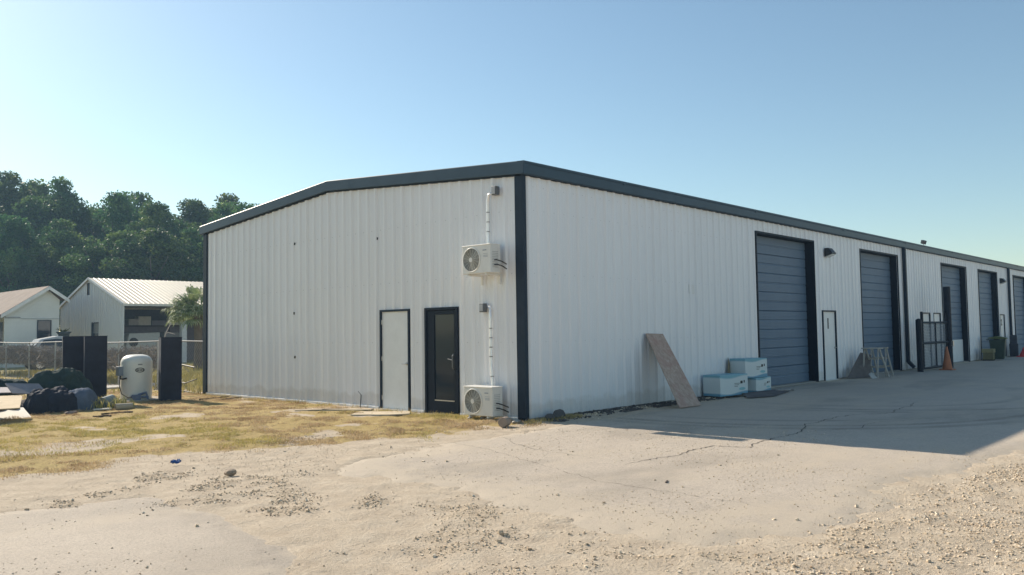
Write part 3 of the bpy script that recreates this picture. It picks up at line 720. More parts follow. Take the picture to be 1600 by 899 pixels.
def lineset(label, path, box_at, coil):
    t = thing('pipe_run', label, 'pipe', (path[-1][0], path[-1][1], path[-1][2]), 0, 'wrapped pipe runs on the gable wall')
    o = Vector(path[-1])
    b = MB(); P = [Vector(p)-o for p in path]; b.tube(P, .030, 10); b.build('lagged_pipe', M_LAG, t, smooth=True)
    for i in range(len(P)-1):
        seg = P[i+1]-P[i]
        if seg.length > .25:
            nn = int(seg.length/.16)
            for k_ in range(1, nn): q = P[i]+seg*(k_/nn); d = seg.normalized(); MB().tube([q-d*.008, q+d*.008], .034, 10).build('strap', simple('grey_strap', (.12, .12, .12), .5), t)
    b = MB(); bx = Vector(box_at)-o; b.obox(bx, (.10, .12, .17)); b.build('cover_box', simple('grey_box', (.12, .13, .14), .45), t, bevel=.01)
    b = MB(); b.obox(bx+Vector((-.055, 0, 0)), (.012, .085, .13)); b.build('box_lid', simple('grey_lid', (.4, .41, .42), .4), t)
    b = MB(); cc = Vector(coil)-o
    b.torus(cc, .095, .020, n=24); b.torus(cc+Vector((-.03, .01, -.01)), .06, .015, n=24); b.build('coiled_cable', simple('coil_grey_white', (.62, .62, .60), .4), t, smooth=True)
    b = MB(); b.tube([P[-1]+Vector((0, 0, .05)), P[-1]+Vector((-.01, -.01, -.12)), P[-1]+Vector((-.0, -.02, -.22))], .014, 8); b.build('drain_hose', M_DARKMETAL if loclow(path) else M_WHITEP, t, smooth=True)
def loclow(p): return p[-1][2] < 1
lineset('white wrapped pipe from the upper grey box down to the high outdoor unit', [(-.08, .70, 4.33), (-.09, .80, 4.30), (-.085, .83, 4.15), (-.085, .83, 3.4), (-.09, .82, 2.95)], (-.09, .62, 4.36), (-.09, .70, 2.98))
lineset('white wrapped pipe from the lower grey box down to the ground level unit', [(-.07, .86, 2.14), (-.08, .80, 2.08), (-.085, .80, 1.9), (-.08, .80, 1.0), (-.10, .74, .6), (-.10, .78, .30)], (-.10, .98, 2.12), (-.11, .68, .36))

# ------------------------------------------------------------------ plywood, cartons, trestles, gate, cone, bin ... along the shaded wall
M_PLY = None
k = NT('plywood'); nz = k.noise(1.5, 6, .6, co=k.coord((8, 8, .6)), dist=1.2); n2 = k.noise(2.2, 5, .6)
c = k.ramp(nz, [(.3, (.36, .24, .18)), (.55, (.50, .36, .28)), (.75, (.58, .46, .38))]); c = k.mix(k.ramp(n2, [(.5, 0.0), (.68, .6)]), c, (.42, .22, .17))
c = k.mix(k.ramp(k.noise(7, 4, .6), [(.66, 0.0), (.72, .8)]), c, (.14, .08, .06)); k.color(c).set(Roughness=.75); M_PLY = k.m
# board: bottom edge (3.46,-1.15)-(4.15,-1.27) at ground, top (4.0,-.05)-(4.72,-.05,z 1.55)
t0 = Vector((3.42, -1.17, .03)); t1 = Vector((4.15, -1.24, .03)); p0 = Vector((3.93, -.05, 1.56)); p1 = Vector((4.62, -.05, 1.54))
nn = (t1-t0).cross(p0-t0).normalized()*.016
b = MB(); b.add([t0, t1, p1, p0, t0+nn, t1+nn, p1+nn, p0+nn], [(0,1,2,3),(4,7,6,5),(0,4,5,1),(1,5,6,2),(2,6,7,3),(3,7,4,0)])
tag(b.build('plywood_sheet', M_PLY), 'long reddish plywood sheet leaning against the shaded white wall', 'board')

k = NT('carton_print'); sx = k.n('SeparateXYZ'); k.l(k.n('TexCoord').outputs['Generated'], sx.inputs[0])
wv = k.math('ADD', sx.outputs[2], k.math('MULTIPLY', k.math('SINE', k.math('MULTIPLY', sx.outputs[0], 5.0)), .06))
c = k.ramp(wv, [(.10, (.14, .33, .46)), (.16, (.62, .68, .68)), (.84, (.62, .68, .68)), (.92, (.20, .42, .50))]); k.color(c).set(Roughness=.5); M_CART = k.m
def carton(label, c0, size, rz):
    t = thing('carton', label, 'box', c0, rz, 'white and blue cartons by the wall')
    sx_, sy_, sz_ = size
    b = MB(); b.box((-sx_/2, -sy_/2, 0), (sx_/2, sy_/2, sz_)); b.build('box_body', M_CART, t, bevel=.012)
    b = MB(); b.box((-sx_/2+.02, -.03, sz_), (sx_/2-.02, .03, sz_+.003)); b.build('tape', simple('teal_tape', (.10, .36, .45), .3), t)
    b = MB(); yf = -sy_/2-.003
    for k_ in range(3): b.box((sx_*.0, yf, sz_*(.42+.07*k_)), (sx_*(.12+.05*k_), yf+.002, sz_*(.44+.07*k_)))
    b.box((sx_*.22, yf, sz_*.55), (sx_*.30, yf+.002, sz_*.68)); b.box((sx_*.34, yf, sz_*.58), (sx_*.38, yf+.002, sz_*.70)); b.build('printed_mark', M_BLACK, t)
    b = MB(); n_ = 20; b.add([(sx_*(.28+.12*math.cos(2*PI*i/n_)), yf-.0005, sz_*(.3+.07*math.sin(2*PI*i/n_))) for i in range(n_)], [tuple(range(n_))]); b.build('printed_oval', simple('print_teal', (.25, .5, .55), .4), t, fixn=False)
carton('white and blue carton standing alone nearest the plywood sheet', (6.78, -.42, .045), (1.12, .50, .50), -.12)
carton('white and blue carton at the bottom of the stack by the first grey door', (8.3, -.42, .045), (.92, .48, .36), .05)
carton('white and blue carton on top of the stack by the first grey door', (8.03, -.40, .41), (.86, .48, .48), -.2)
M_CARD = simple('brown_cardboard', (.30, .25, .17), .85, .12)
b = MB(); b.prism([(7.35, -.16, .05), (7.95, -.10, .05), (7.62, -.045, .92)], (0, -.012, 0)); tag(b.build('cardboard_flap', M_CARD), 'triangular tan board wedged behind the stacked cartons', 'board')
k = simple('dark_mat', (.11, .10, .10), .9, .25, 4)
b = MB(); b.prism([(6.35, -1.2, .035), (7.2, -1.45, .03), (9.0, -1.05, .03), (8.9, -.68, .05), (7.1, -.68, .075)], (0, 0, .012)); tag(b.build('flat_board', k), 'dark flat board lying on the ground in front of the cartons', 'board')
b = MB()
for i in range(16): rock_mesh(b, (8.9+random.uniform(-.25, .35), -.9+random.uniform(-.12, .12), .05), (random.uniform(.03, .1), random.uniform(.03, .08), random.uniform(.02, .05)), 300+i, 1)
tag(b.build('rubble_pile', simple('pale_rubble', (.33, .31, .29), .9, .3, 9)), 'small heap of broken rubble in front of the first grey door', 'rubble')
# dark rocks at corner
for i, (x_, y_, s_, lb) in enumerate([(.62, -.30, (.20, .14, .12), 'largest dark angular rock at the foot of the shaded wall'), (.30, -.33, (.12, .1, .07), 'smaller dark rock beside the corner of the building')]):
    b = MB(); rock_mesh(b, (x_, y_, .06), s_, 40+i, 2); tag(b.build('rock', simple('dark_rock', (.09, .085, .08), .9, .3, 5)), lb, 'rock')
# broken pavers at corner base, round block
b = MB(); b.M = Matrix.Translation((-.95, -.36, .085)) @ Euler((0, 0, .3)).to_matrix().to_4x4(); b.tube([(-.10, 0, 0), (.12, .02, 0)], .085, 18)
tag(b.build('concrete_core', simple('brown_core', (.30, .235, .185), .9, .2, 8), bevel=.01), 'round brown concrete plug lying on the grass near the corner', 'rubble')
for i in range(7):
    x_ = -.18-random.uniform(0, .25); y_ = [.05, .22, .38, .65, -.1, .82, 1.05][i]
    b = MB(); rock_mesh(b, (x_, y_, .03), (random.uniform(.07, .13), random.uniform(.06, .11), .035), 70+i, 1)
    tag(b.build('stone', simple('pale_block', (.38, .35, .31), .9, .2, 9)), 'pale broken stone lying below the ground level outdoor unit', 'stone', 'broken stones below the outdoor unit')
b = MB(); rock_mesh(b, (-6.53, -1.19, .05), (.075, .06, .05), 51, 2); tag(b.build('rock', simple('brown_stone', (.32, .25, .185), .9, .25, 20)), 'lone brown rock sitting on the gravel patch in the foreground', 'rock')
# blue litter
b = MB(); vs = []; rr = random.Random(3)
for i in range(6):
    for j in range(6): vs.append((-6.56+(i-2.5)*.022+rr.uniform(-.008, .008), .14+(j-2.5)*.02, .03+rr.uniform(0, .055)))
b.add(vs, [(i*6+j, i*6+j+1, (i+1)*6+j+1, (i+1)*6+j) for i in range(5) for j in range(5)])
tag(b.build('plastic_scrap', simple('blue_plastic', (.02, .09, .28), .35)), 'crumpled blue plastic scrap on the sand', 'litter')
b = MB(); b.bar((-3.83, -5.43, .022), (-3.72, -5.38, .022), .018, .008); tag(b.build('twig', simple('dark_twig', (.08, .06, .05), .9)), 'short dark stick lying on the sunlit driveway', 'stick')
# boards beside white door
M_OLDW = simple('weathered_board', (.36, .29, .2), .85, .25, 5, bump=.3); M_PALEB = simple('pale_board', (.55, .46, .33), .8, .15, 4)
for pts, mt, lb in (([(-1.5, 5.35), (-1.35, 5.55), (-.30, 4.72), (-.42, 4.50)], M_OLDW, 'long weathered plank lying on the grass left of the white door'),
                    ([(-1.05, 5.0), (-.95, 5.12), (-.25, 4.22), (-.42, 4.12)], M_PALEB, 'narrow pale plank lying beside the weathered plank'),
                    ([(-1.35, 3.55), (-.85, 3.95), (-.18, 3.1), (-.50, 2.72), (-.9, 2.9)], M_PALEB, 'broad pale panel lying on the grass in front of the white door')):
    b = MB(); b.prism([(px_, py_, -.002) for px_, py_ in pts], (0, 0, .028)); tag(b.build('board', mt), lb, 'board')
b = MB(); b.tube([(-.10, 4.90, 0), (-.06, 4.92, .28)], .010, 6); b.tube([(-.06, 4.92, .28), (-.09, 4.99, .36)], .006, 5); tag(b.build('metal_stake', M_DARKMETAL), 'thin dark stake standing at the gable wall left of the door', 'stake')

# trestles
M_TW = simple('grey_trestle_wood', (.40, .385, .35), .8, .18, 6)
def trestle(label, loc, rz, wd=.24):
    t = thing('trestle', label, 'trestle', loc, rz, 'wooden trestles by the second grey door')
    b = MB(); b.bar((-.28, .0, .93), (.28, .0, .93), wd, .035); b.build('top_board', M_TW, t)
    for sx_ in (-.22, .22):
        b = MB(); b.bar((sx_, -.03, .92), (sx_*1.1, -.56, .0), .035, .06, (0, 1, 0)); b.build('leg', M_TW, t)
        b = MB(); b.bar((sx_, .05, .92), (sx_*1.1, .20, .0), .035, .05, (0, 1, 0)); b.build('leg', M_TW, t)
    for q in (.35, .65): b = MB(); b.bar((-.24, -.03-.53*q, .92*(1-q)), (.24, -.03-.53*q, .92*(1-q)), .03, .06); b.build('rung', M_TW, t)
trestle('nearer grey wooden trestle in front of the second overhead door', (15.75, -.75, .02), 1.45, .34)
trestle('farther grey wooden trestle in front of the second overhead door', (16.45, -.72, .02), 1.6, .12)
b = MB(); q0 = [(14.75, -.30, .03), (15.6, -.70, .03), (16.2, -.55, .72), (16.0, -.28, .80)]
nn = (Vector(q0[1])-Vector(q0[0])).cross(Vector(q0[3])-Vector(q0[0])).normalized()*.015; b.prism(q0, nn)
tag(b.build('sheet_board', simple('grey_brown_sheet', (.15, .13, .12), .85, .2)), 'dark grey brown sheet leaning on the nearer trestle', 'board')
b = MB(); b.add([(15.1, -.95, .02), (15.45, -1.0, .02), (15.35, -.85, .20), (15.15, -.82, .16)], [(0, 1, 2, 3)]); b.prism([(15.1, -.95, .02), (15.45, -1.0, .02), (15.35, -.87, .20), (15.15, -.85, .16)], (0, .02, .01)); tag(b.build('pale_scrap', simple('scrap_white', (.4, .4, .38), .8)), 'small pale scrap leaning at the foot of the dark sheet', 'scrap')

# gate: hung between a short and a tall post
GY = -.95; gt_ = thing('security_gate', 'open black chain link gate on steel posts between the grey doors', 'gate', (21.0, GY, 0), 0)
b = MB(); b.tube([(-1.15, .0, 0), (-1.15, 0, 1.86)], .10, 12); b.tube([(-1.15, 0, 1.86), (-1.15, 0, 1.9)], [.10, .03], 12); b.build('post', M_JAMB, gt_)
b = MB(); b.tube([(2.4, 0, 0), (2.4, 0, 3.14)], .13, 12); b.build('tall_post', M_JAMB, gt_)
b = MB(); b.tube([(-.8, 0, .1), (-.8, 0, 2.15)], .045, 8)
for z_ in (.12, 1.02, 1.76): b.tube([(-1.15, 0, z_), (2.4, 0, z_)], .04, 8)
b.tube([(.75, 0, .12), (.75, 0, 1.76)], .035, 8); b.tube([(2.05, 0, .12), (2.05, 0, 2.1)], .04, 8); b.build('gate_frame', M_JAMB, gt_)
b = MB(); step = .11; x_ = -.8-1.64
while x_ < 2.1:
    for sg in (0, 1):
        xa, xb = (x_, x_+1.64) if sg else (x_+1.64, x_); za, zb = .12, 1.76
        # clip to frame
        pa, pb = Vector((xa, 0, za)), Vector((xb, 0, zb)); lo, hi = -.8, 2.05
        d = pb-pa; t0_ = 0; t1_ = 1
        if abs(d.x) > 1e-6:
            ta, tb = sorted(((lo-pa.x)/d.x, (hi-pa.x)/d.x)); t0_ = max(0, ta); t1_ = min(1, tb)
        if t1_ > t0_+.01: b.tube([pa+d*t0_, pa+d*t1_], .008, 3, False)
    x_ += step
b.build('wire_mesh', M_GALV, gt_, fixn=False)
b = MB(); b.obox((2.4, -.14, .95), (.12, .06, .2)); b.build('latch', M_STEEL, gt_)

def cone(label, loc, h, mat, name='traffic_cone'):
    t = thing(name, label, 'cone', loc)
    b = MB(); b.lathe([(0, h), (.03, h), (.035, h-.01), (.14*h/.7, .04), (.14*h/.7, .03)], n=20); b.build('body', mat, t, smooth=True)
    b = MB(); s_ = .19*h/.7; b.box((-s_, -s_, 0), (s_, s_, .035)); b.build('base', mat, t, bevel=.01)
M_ORANGE = simple('faded_orange', (.42, .15, .07), .6, .15); M_PINK = simple('pink_red_plastic', (.65, .06, .07), .5, .1)
cone('faded orange traffic cone standing before the black gate', (21.6, -1.35, .02), .85, M_ORANGE)
t = thing('traffic_cone', 'short pink red cone on the driveway near the far grey doors', 'cone', (36.4, -.95, .02))
b = MB(); b.lathe([(0, .50), (.08, .48), (.12, .35), (.26, .06), (.26, .03)], n=20); b.build('body', M_PINK, t, smooth=True); b = MB(); b.box((-.33, -.33, 0), (.33, .33, .04)); b.build('base', M_PINK, t)

# wheelie bin
M_BIN = simple('dark_green_bin', (.03, .055, .04), .5, .15)
t = thing('wheelie_bin', 'dark green wheeled bin with an olive lid near the far grey doors', 'bin', (31.9, -.75, .02), .15); t.scale = (.74, .74, .82)
b = MB(); b.add([(-.42, -.34, .06), (.42, -.34, .06), (.42, .34, .06), (-.42, .34, .06), (-.52, -.44, 1.15), (.52, -.44, 1.15), (.52, .44, 1.15), (-.52, .44, 1.15)], [(0,3,2,1),(4,5,6,7),(0,1,5,4),(1,2,6,5),(2,3,7,6),(3,0,4,7)]); b.build('body', M_BIN, t, bevel=.03)
b = MB(); b.prism([(-.57, -.5, 1.16), (-.57, .5, 1.20), (-.57, .5, 1.26), (-.57, 0, 1.34), (-.57, -.5, 1.24)], (1.14, 0, 0)); b.build('lid', simple('olive_lid', (.10, .12, .04), .5), t, bevel=.02)
for sx_ in (-.42, .42):
    b = MB(); b.tube([(sx_-.04, .36, .12), (sx_+.04, .36, .12)], .12, 16); b.build('wheel', M_BLACK, t)
b = MB(); b.tube([(-.45, .5, 1.12), (-.45, .58, 1.14), (.45, .58, 1.14), (.45, .5, 1.12)], .02, 8); b.build('handle', M_BIN, t)
t = thing('crate', 'olive tan crate standing left of the dark green bin', 'crate', (31.05, -.55, .02), .1); t.scale = (.52, .6, .95)
M_CR = simple('olive_tan_crate', (.16, .14, .07), .7, .15)
b = MB(); b.box((-.5, -.35, .05), (.5, .35, .38)); b.build('body', M_CR, t, bevel=.02); b = MB(); b.box((-.55, -.4, .38), (.55, .4, .56)); b.build('lid', simple('tan_lid', (.26, .23, .12), .6), t, bevel=.02)
b = MB()
for sx_ in (-.35, .35): b.box((sx_-.06, -.37, 0), (sx_+.06, .37, .05))
b.build('skid', M_BLACK, t)
# hand cart by far doors
t = thing('hand_cart', 'dark hand cart parked at the far overhead door by the right edge', 'cart', (38.2, -.8, .02), .3)
b = MB(); b.tube([(-.3, 0, .05), (-.55, 0, 1.25), (-.75, 0, 1.35)], .03, 8); b.tube([(.2, 0, .05), (-.05, 0, 1.25), (-.25, 0, 1.35)], .03, 8)
for z_ in (.4, .8, 1.2): b.tube([(-.35-.2*z_, 0, z_), (.2-.2*z_, 0, z_)], .02, 6)
b.build('frame', M_DARKMETAL, t); b = MB(); b.box((-.4, -.35, .04), (.3, .0, .08)); b.build('toe_plate', M_DARKMETAL, t)
for sx_ in (-.35, .25):
    b = MB(); b.tube([(sx_-.04, .1, .16), (sx_+.04, .1, .16)], .16, 16); b.build('wheel', M_BLACK, t)
b = MB(); b.obox((36.95, -.35, .35), (.5, .4, .66), (0, 0, .2)); b.obox((36.95, -.35, .85), (.36, .3, .5), (0, .1, .3)); tag(b.build('covered_stack', simple('dark_cover', (.03, .035, .05), .6, .2), bevel=.05), 'dark covered stack against the wall behind the pink cone', 'stack')

# ------------------------------------------------------------------ black pillars, tank, junk pile
M_COL = simple('black_cabinet_board', (.024, .027, .044), .6, .3, 3, spec=.22); M_COLS = simple('cabinet_side_lit', (.055, .06, .08), .6, .2, 3, spec=.2)
def pillar(label, x_, y_, rz, h=1.69, wd=.50, dp=.42):
    t = thing('black_cabinet', label, 'cabinet', (x_, y_, 0), rz, 'tall black cabinets on the grass')
    b = MB(); b.box((-wd/2, -dp/2, 0), (wd/2, dp/2, h)); b.build('carcass', M_COL, t, bevel=.008)
    b = MB(); b.box((-wd/2-.012, -dp/2+.01, .01), (-wd/2, dp/2-.01, h-.01)); b.build('lit_side', M_COLS, t)  # left face coloured paler to stand in for grazing light
    b = MB(); b.box((-wd/2-.015, -dp/2-.01, h), (wd/2+.01, dp/2+.01, h+.012)); b.build('top', M_COL, t)
pillar('front one of the pair of tall black cabinets beside the green tarp', -3.20, 11.80, -.30)
pillar('rear one of the pair of tall black cabinets, half hidden by the front one', -3.39, 12.75, -.30)
pillar('single tall black cabinet to the right of the white tank', -1.60, 11.07, -.28, 1.63)
# tank
M_TANK = simple('tank_enamel', (.78, .76, .68), .42, .06, 2)
t = thing('water_tank', 'white domed pressure tank with an oval badge standing between the black cabinets', 'tank', (-2.17, 11.80, 0), 0)
R_ = .385; prof = [(R_*.98, .0), (R_*.98, .12), (R_, .16), (R_, .98)]+[(R_*math.cos(a)**.6, .98+.22*math.sin(a)) for a in np.linspace(.1, PI/2-.001, 10)]+[(0, 1.2)]
b = MB(); b.lathe(prof, n=48); b.build('shell', M_TANK, t, smooth=True)
va = math.atan2(-10.29-11.75, -11.45+2.17)     # towards the front
def onshell(a, z, rad=R_+.003): return Vector((rad*math.cos(va+a), rad*math.sin(va+a), z))
def patch(mb, a0, a1, z0, z1, rad=R_+.004, n_=10):
    vs = [onshell(a0+(a1-a0)*i/n_, z, rad) for i in range(n_+1) for z in (z0, z1)]; mb.add(vs, [(2*i, 2*i+2, 2*i+3, 2*i+1) for i in range(n_)])
b = MB(); n_ = 30
for rr_, rad in (((.30, .062), R_+.004),):
    vs = []
    for i in range(n_):
        a = 2*PI*i/n_; vs.append(onshell(.22+rr_[0]*math.cos(a), .80+rr_[1]*math.sin(a), rad)); vs.append(onshell(.22+rr_[0]*.8*math.cos(a), .80+rr_[1]*.70*math.sin(a), rad))
    b.add(vs, [(2*i, (2*i+2) % (2*n_), (2*i+3) % (2*n_), 2*i+1) for i in range(n_)])
for i in range(5): patch(b, .02+.09*i, .075+.09*i, .775, .825, n_=2)
b.build('oval_badge', M_BLACK, t, fixn=False)
b = MB()
for i in range(4): patch(b, .10+.07*i, .15+.07*i, .93, .96, n_=2)
b.build('stencil_mark', simple('stencil_grey', (.12, .12, .13), .6), t, fixn=False)
b = MB(); c0 = onshell(-1.15, .78, R_+.05); b.obox(c0, (.13, .16, .24), (0, 0, va-1.15)); b.build('control_box', simple('control_grey', (.22, .26, .30), .5), t, bevel=.01)
b = MB(); b.tube([onshell(-1.1, .68, R_+.04), onshell(-1.08, .58, R_+.05), onshell(-.8, .58, R_+.07), onshell(-.55, .60, R_+.06)], .022, 8)
b.tube([onshell(-1.1, .58, R_+.05), onshell(-1.2, .42, R_+.05), onshell(-.9, .20, R_+.06), onshell(-.4, .10, R_+.10), onshell(.1, .09, R_+.1)], .012, 6); b.build('hose', M_DARKMETAL, t, smooth=True)
b = MB(); p_ = onshell(.0, .10, R_+.02); b.obox(p_, (.22, .22, .14), (0, 0, va)); b.tube([onshell(.1, .16, R_+.05), onshell(.5, .22, R_+.1), onshell(.55, .05, R_+.14)], .03, 8); b.tube([onshell(-.3, .12, R_+.06), onshell(.6, .10, R_+.14)], .025, 8); b.build('pump', simple('pump_blue_grey', (.13, .16, .24), .45, .2), t, bevel=.01)
b = MB(); b.M = Matrix.Translation((-2.15, 11.8, 0)); b.box((-.75, -.6, -.02), (.85, .6, .035)); o = b.build('concrete_pad', simple('grey_pad', (.42, .37, .30), .9, .15), bevel=.01); tag(o, kind='structure')
b = MB(); b.prism([(-1.9, 17.0, .02), (1.9, 17.2, .02), (1.9, 18.3, .02), (-2.2, 18.2, .02)], (0, 0, .05)); b.build('concrete_strip', simple('pale_grey_pad', (.42, .40, .37), .9, .12)); tag(bpy.data.objects['concrete_strip'], kind='structure')
b = MB(); rock_mesh(b, (-1.25, 12.0, .08), (.12, .08, .09), 88, 2); tag(b.build('paper_bag', simple('bag_white', (.5, .48, .42), .8)), 'small crumpled pale bag on the ground right of the white tank', 'bag')

# tarp mound etc.
def mound(name, c, rad, h, mat, seed, label, cat, wr=.12, n1=110, n2=46, powr=.55, parent=None):
    A, J = np.meshgrid(2*PI*np.arange(n1)/n1, np.arange(n2+1)/n2); PH = J*PI/2; rr_ = np.cos(PH)**powr
    nx_, ny_ = rr_*np.cos(A), rr_*np.sin(A)
    q = fbm(nx_+seed*3, ny_+5, .8, seed, 3)-.5
    ridge = 1-2*np.abs(fbm(nx_*1.2+seed, ny_*.8-nx_*.5, .38, seed+9, 3)-.5)*1.6
    fine = 1-2*np.abs(fbm(nx_+ny_*.6+seed, ny_, .14, seed+21, 2)-.5)*1.6
    sag = fbm(np.cos(A)*1.5+seed, np.sin(A)*1.5, .5, seed+4, 3)-.5
    s_ = 1+q*wr*3.2+ridge*wr*.9+fine*wr*.28+sag*wr*3*(1-J); s_ -= (wr*.6)
    X = c[0]+nx_*rad[0]*s_; Y = c[1]+ny_*rad[1]*s_; Z = c[2]+h*np.sin(PH)*(1+q*wr*5+ridge*wr*.6+fine*wr*.25)
    V_ = np.stack([X.ravel(), Y.ravel(), Z.ravel()], 1); F_ = []
    j, i = np.meshgrid(np.arange(n2), np.arange(n1), indexing='ij'); i2 = (i+1) % n1
    F_ = np.stack([j*n1+i, j*n1+i2, (j+1)*n1+i2, (j+1)*n1+i], 2).reshape(-1, 4)
    o = mesh_np(name, V_, F_, mat, parent, smooth=True)
    if label: tag(o, label, cat)
    return o
M_TARP = simple('dark_green_tarp', (.038, .060, .056), .85, .25, 3, spec=.1, bump=.5, bscale=9, bdist=.03); M_BAG = simple('black_bag', (.030, .036, .052), .8, .2, 3, spec=.12, bump=.6, bscale=8, bdist=.03)
mound('green_tarp', (-4.25, 11.0, .28), (.66, .55), .52, M_TARP, 3, 'dark green tarp heaped over junk left of the black cabinets', 'tarp', .19)
mound('green_tarp', (-5.1, 12.6, .30), (.62, .5), .36, M_TARP, 5, 'lower dark green tarp fold behind the main tarp heap', 'tarp')
mound('black_bag', (-4.72, 10.05, -.02), (.55, .40), .44, M_BAG, 8, 'black refuse bag slumped below the green tarp', 'bag', .18)
mound('grey_bag', (-4.22, 10.05, -.02), (.42, .34), .50, simple('grey_blue_sack', (.11, .14, .19), .85, .2, 4, spec=.1), 14, 'grey blue sack wedged beside the black refuse bag', 'bag', .06)
b = MB(); b.M = Matrix.Translation((-3.72, 9.75, .12)) @ Euler((.3, .2, .4)).to_matrix().to_4x4(); b.tube([(-.12, 0, 0), (.14, 0, .08)], [.13, .16], 16, False); b.tube([(-.12, 0, 0), (-.13, 0, -.005)], [.13, .02], 16, False)
tag(b.build('bucket', simple('grey_green_bucket', (.20, .24, .24), .5, .15)), 'tipped grey bucket lying in front of the tarp heap', 'bucket')
b = MB(); b.tube([(-3.72, 9.25, .07), (-3.35, 9.2, .07)], .075, 14, False); b.tube([(-3.70, 9.25, .07), (-3.355, 9.2, .07)], .06, 14, False); tag(b.build('clay_pipe', simple('buff_pipe', (.42, .37, .28), .7, .15)), 'short buff pipe lying in front of the front black cabinet', 'pipe')
M_LB = simple('tan_particle_board', (.50, .39, .24), .8, .12, 4); M_WB = simple('white_board', (.62, .59, .52), .7, .1, 4); M_GB = simple('grey_board', (.28, .26, .27), .8, .15)
for q, mt, lb in (([(-7.0, 8.1, .30), (-6.05, 7.95, .30), (-5.62, 9.25, .45), (-6.6, 10.3, .47)], M_LB, 'tan particle board tilted at the left edge of the junk heap'),
                  ([(-6.6, 9.15, .01), (-5.55, 8.85, .01), (-5.45, 9.75, .17), (-6.5, 10.0, .17)], M_WB, 'pale board sloping to the grass at the front of the junk heap'),
                  ([(-5.45, 10.5, .45), (-4.75, 10.35, .38), (-4.85, 10.7, .62), (-5.5, 10.85, .66)], M_GB, 'grey board lying on top of the black bag'),
                  ([(-5.9, 11.0, .46), (-5.2, 10.8, .44), (-4.95, 11.9, .50), (-5.6, 12.3, .53)], M_GB, 'mauve grey board leaning at the back left of the junk heap')):
    nn = (Vector(q[1])-Vector(q[0])).cross(Vector(q[3])-Vector(q[0])).normalized()*-.02; b = MB(); b.prism(q, nn); tag(b.build('board', mt), lb, 'board')
b = MB()
for i in range(9): rock_mesh(b, (-5.9+random.uniform(-.8, .9), 9.9+random.uniform(-.3, .9), .12), (random.uniform(.12, .35), random.uniform(.12, .3), random.uniform(.12, .24)), 500+i, 2)
tag(b.build('rubble_pile', simple('brown_rubble', (.16, .13, .11), .9, .3, 4)), 'brown rubble under the boards at the left edge', 'rubble')
b = MB(); rock_mesh(b, (-4.75, 8.95, .04), (.16, .1, .05), 61, 2); tag(b.build('rock', simple('mauve_stone', (.26, .2, .17), .9, .2, 7)), 'flat brownish rock in front of the black refuse bag', 'rock')
b = MB(); b.bar((-4.15, 9.35, .04), (-3.8, 9.25, .04), .12, .03); tag(b.build('board', M_WB), 'small pale offcut lying left of the buff pipe', 'board')
mound('red_cloth', (-6.3, 13.0, .35), (.35, .3), .28, simple('dull_red_cloth', (.35, .10, .06), .8), 21, 'dull red cloth at the back of the junk heap by the left edge', 'cloth')
n = 900; x = -3.6+rg.normal(0, .22, n); y = 9.95+rg.normal(0, .22, n)
o = blades('weed_clump', x, y, rg.uniform(.08, .32, n), .012+.01*rg.random(n), M_GREENG, rg, .9); tag(o, 'green weed clump at the foot of the front black cabinet', 'weeds', kind='stuff')
# dark earth roots on the grass
b = MB()
for (xa, ya, xb, yb) in ((-4.35, 8.35, -3.75, 8.2), (-4.7, 7.9, -4.4, 7.75), (-1.2, 10.2, -.2, 10.6), (-.9, 9.7, .0-.15, 10.1)):
    P = [(xa+(xb-xa)*i/8+random.uniform(-.03, .03), ya+(yb-ya)*i/8+random.uniform(-.05, .05), .018) for i in range(9)]; b.tube(P, [.012+.012*random.random() for _ in P], 6)
tag(b.build('fallen_twigs', simple('dark_root', (.11, .075, .05), .9)), 'dark fallen twigs lying on the dry grass', 'twigs', kind='stuff')

# ------------------------------------------------------------------ fence along x=0 line
FX = .06
fe = thing('chain_link_fence', 'grey chain link fence running from the back corner of the warehouse past the black cabinets', 'fence', (FX, 12.5, 0))
fh, y_end = 1.50, 34.0
b = MB(); zr = lambda y: fh; b.tube([(0, i, fh+.02*math.sin(i*.7)) for i in np.arange(0, y_end, 1.0)], .020, 8); b.build('top_rail', simple('dull_galvanised', (.17, .175, .18), .6, .2, 12, metal=.3), fe)
for i in range(12):
    b = MB(); b.tube([(.03, .1+3.0*i, 0), (.03, .1+3.0*i, fh+.05)], .030, 8); b.build('post', M_GALV, fe)
b = MB(); s_ = .13; y_ = -fh
while y_ < y_end:
    for sg in (0, 1):
        ya, yb = (y_, y_+fh) if sg else (y_+fh, y_); za, zb = .02, fh
        if min(ya, yb) < 0:
            if sg: za = .02+(0-ya)/(yb-ya)*(fh-.02); ya = 0
            else: zb = .02+(ya-0)/(ya-yb)*(fh-.02); yb = 0
        b.tube([(0, ya, za), (0, yb, zb)], .0016, 3, False)
    y_ += s_
b.build('wire_mesh', M_GALV, fe, fixn=False)
b = MB(); b.tube([(-.12, .35, .75), (-.12, 1.2, .82), (-.12, 2.1, .86)], .022, 7); b.tube([(-.12, .2, .42), (-.14, .9, .28), (-.12, 1.7, .34), (-.12, 2.1, .6)], .016, 7); b.tube([(-.12, 2.1, 1.3), (-.14, 2.15, .5), (-.2, 2.05, .2), (-.25, 1.6, .08), (-.15, .3, .02)], .02, 7); b.tube([(-.1, 2.15, 0), (-.1, 2.15, 1.5)], .03, 8)
for i_, v_ in enumerate(b.v): b.v[i_] = (v_[0]+FX, v_[1]+12.5, v_[2])
tag(b.build('hanging_hose', simple('dark_hose', (.06, .055, .05), .6)), 'dark hose looped on the fence next to the warehouse corner', 'hose')
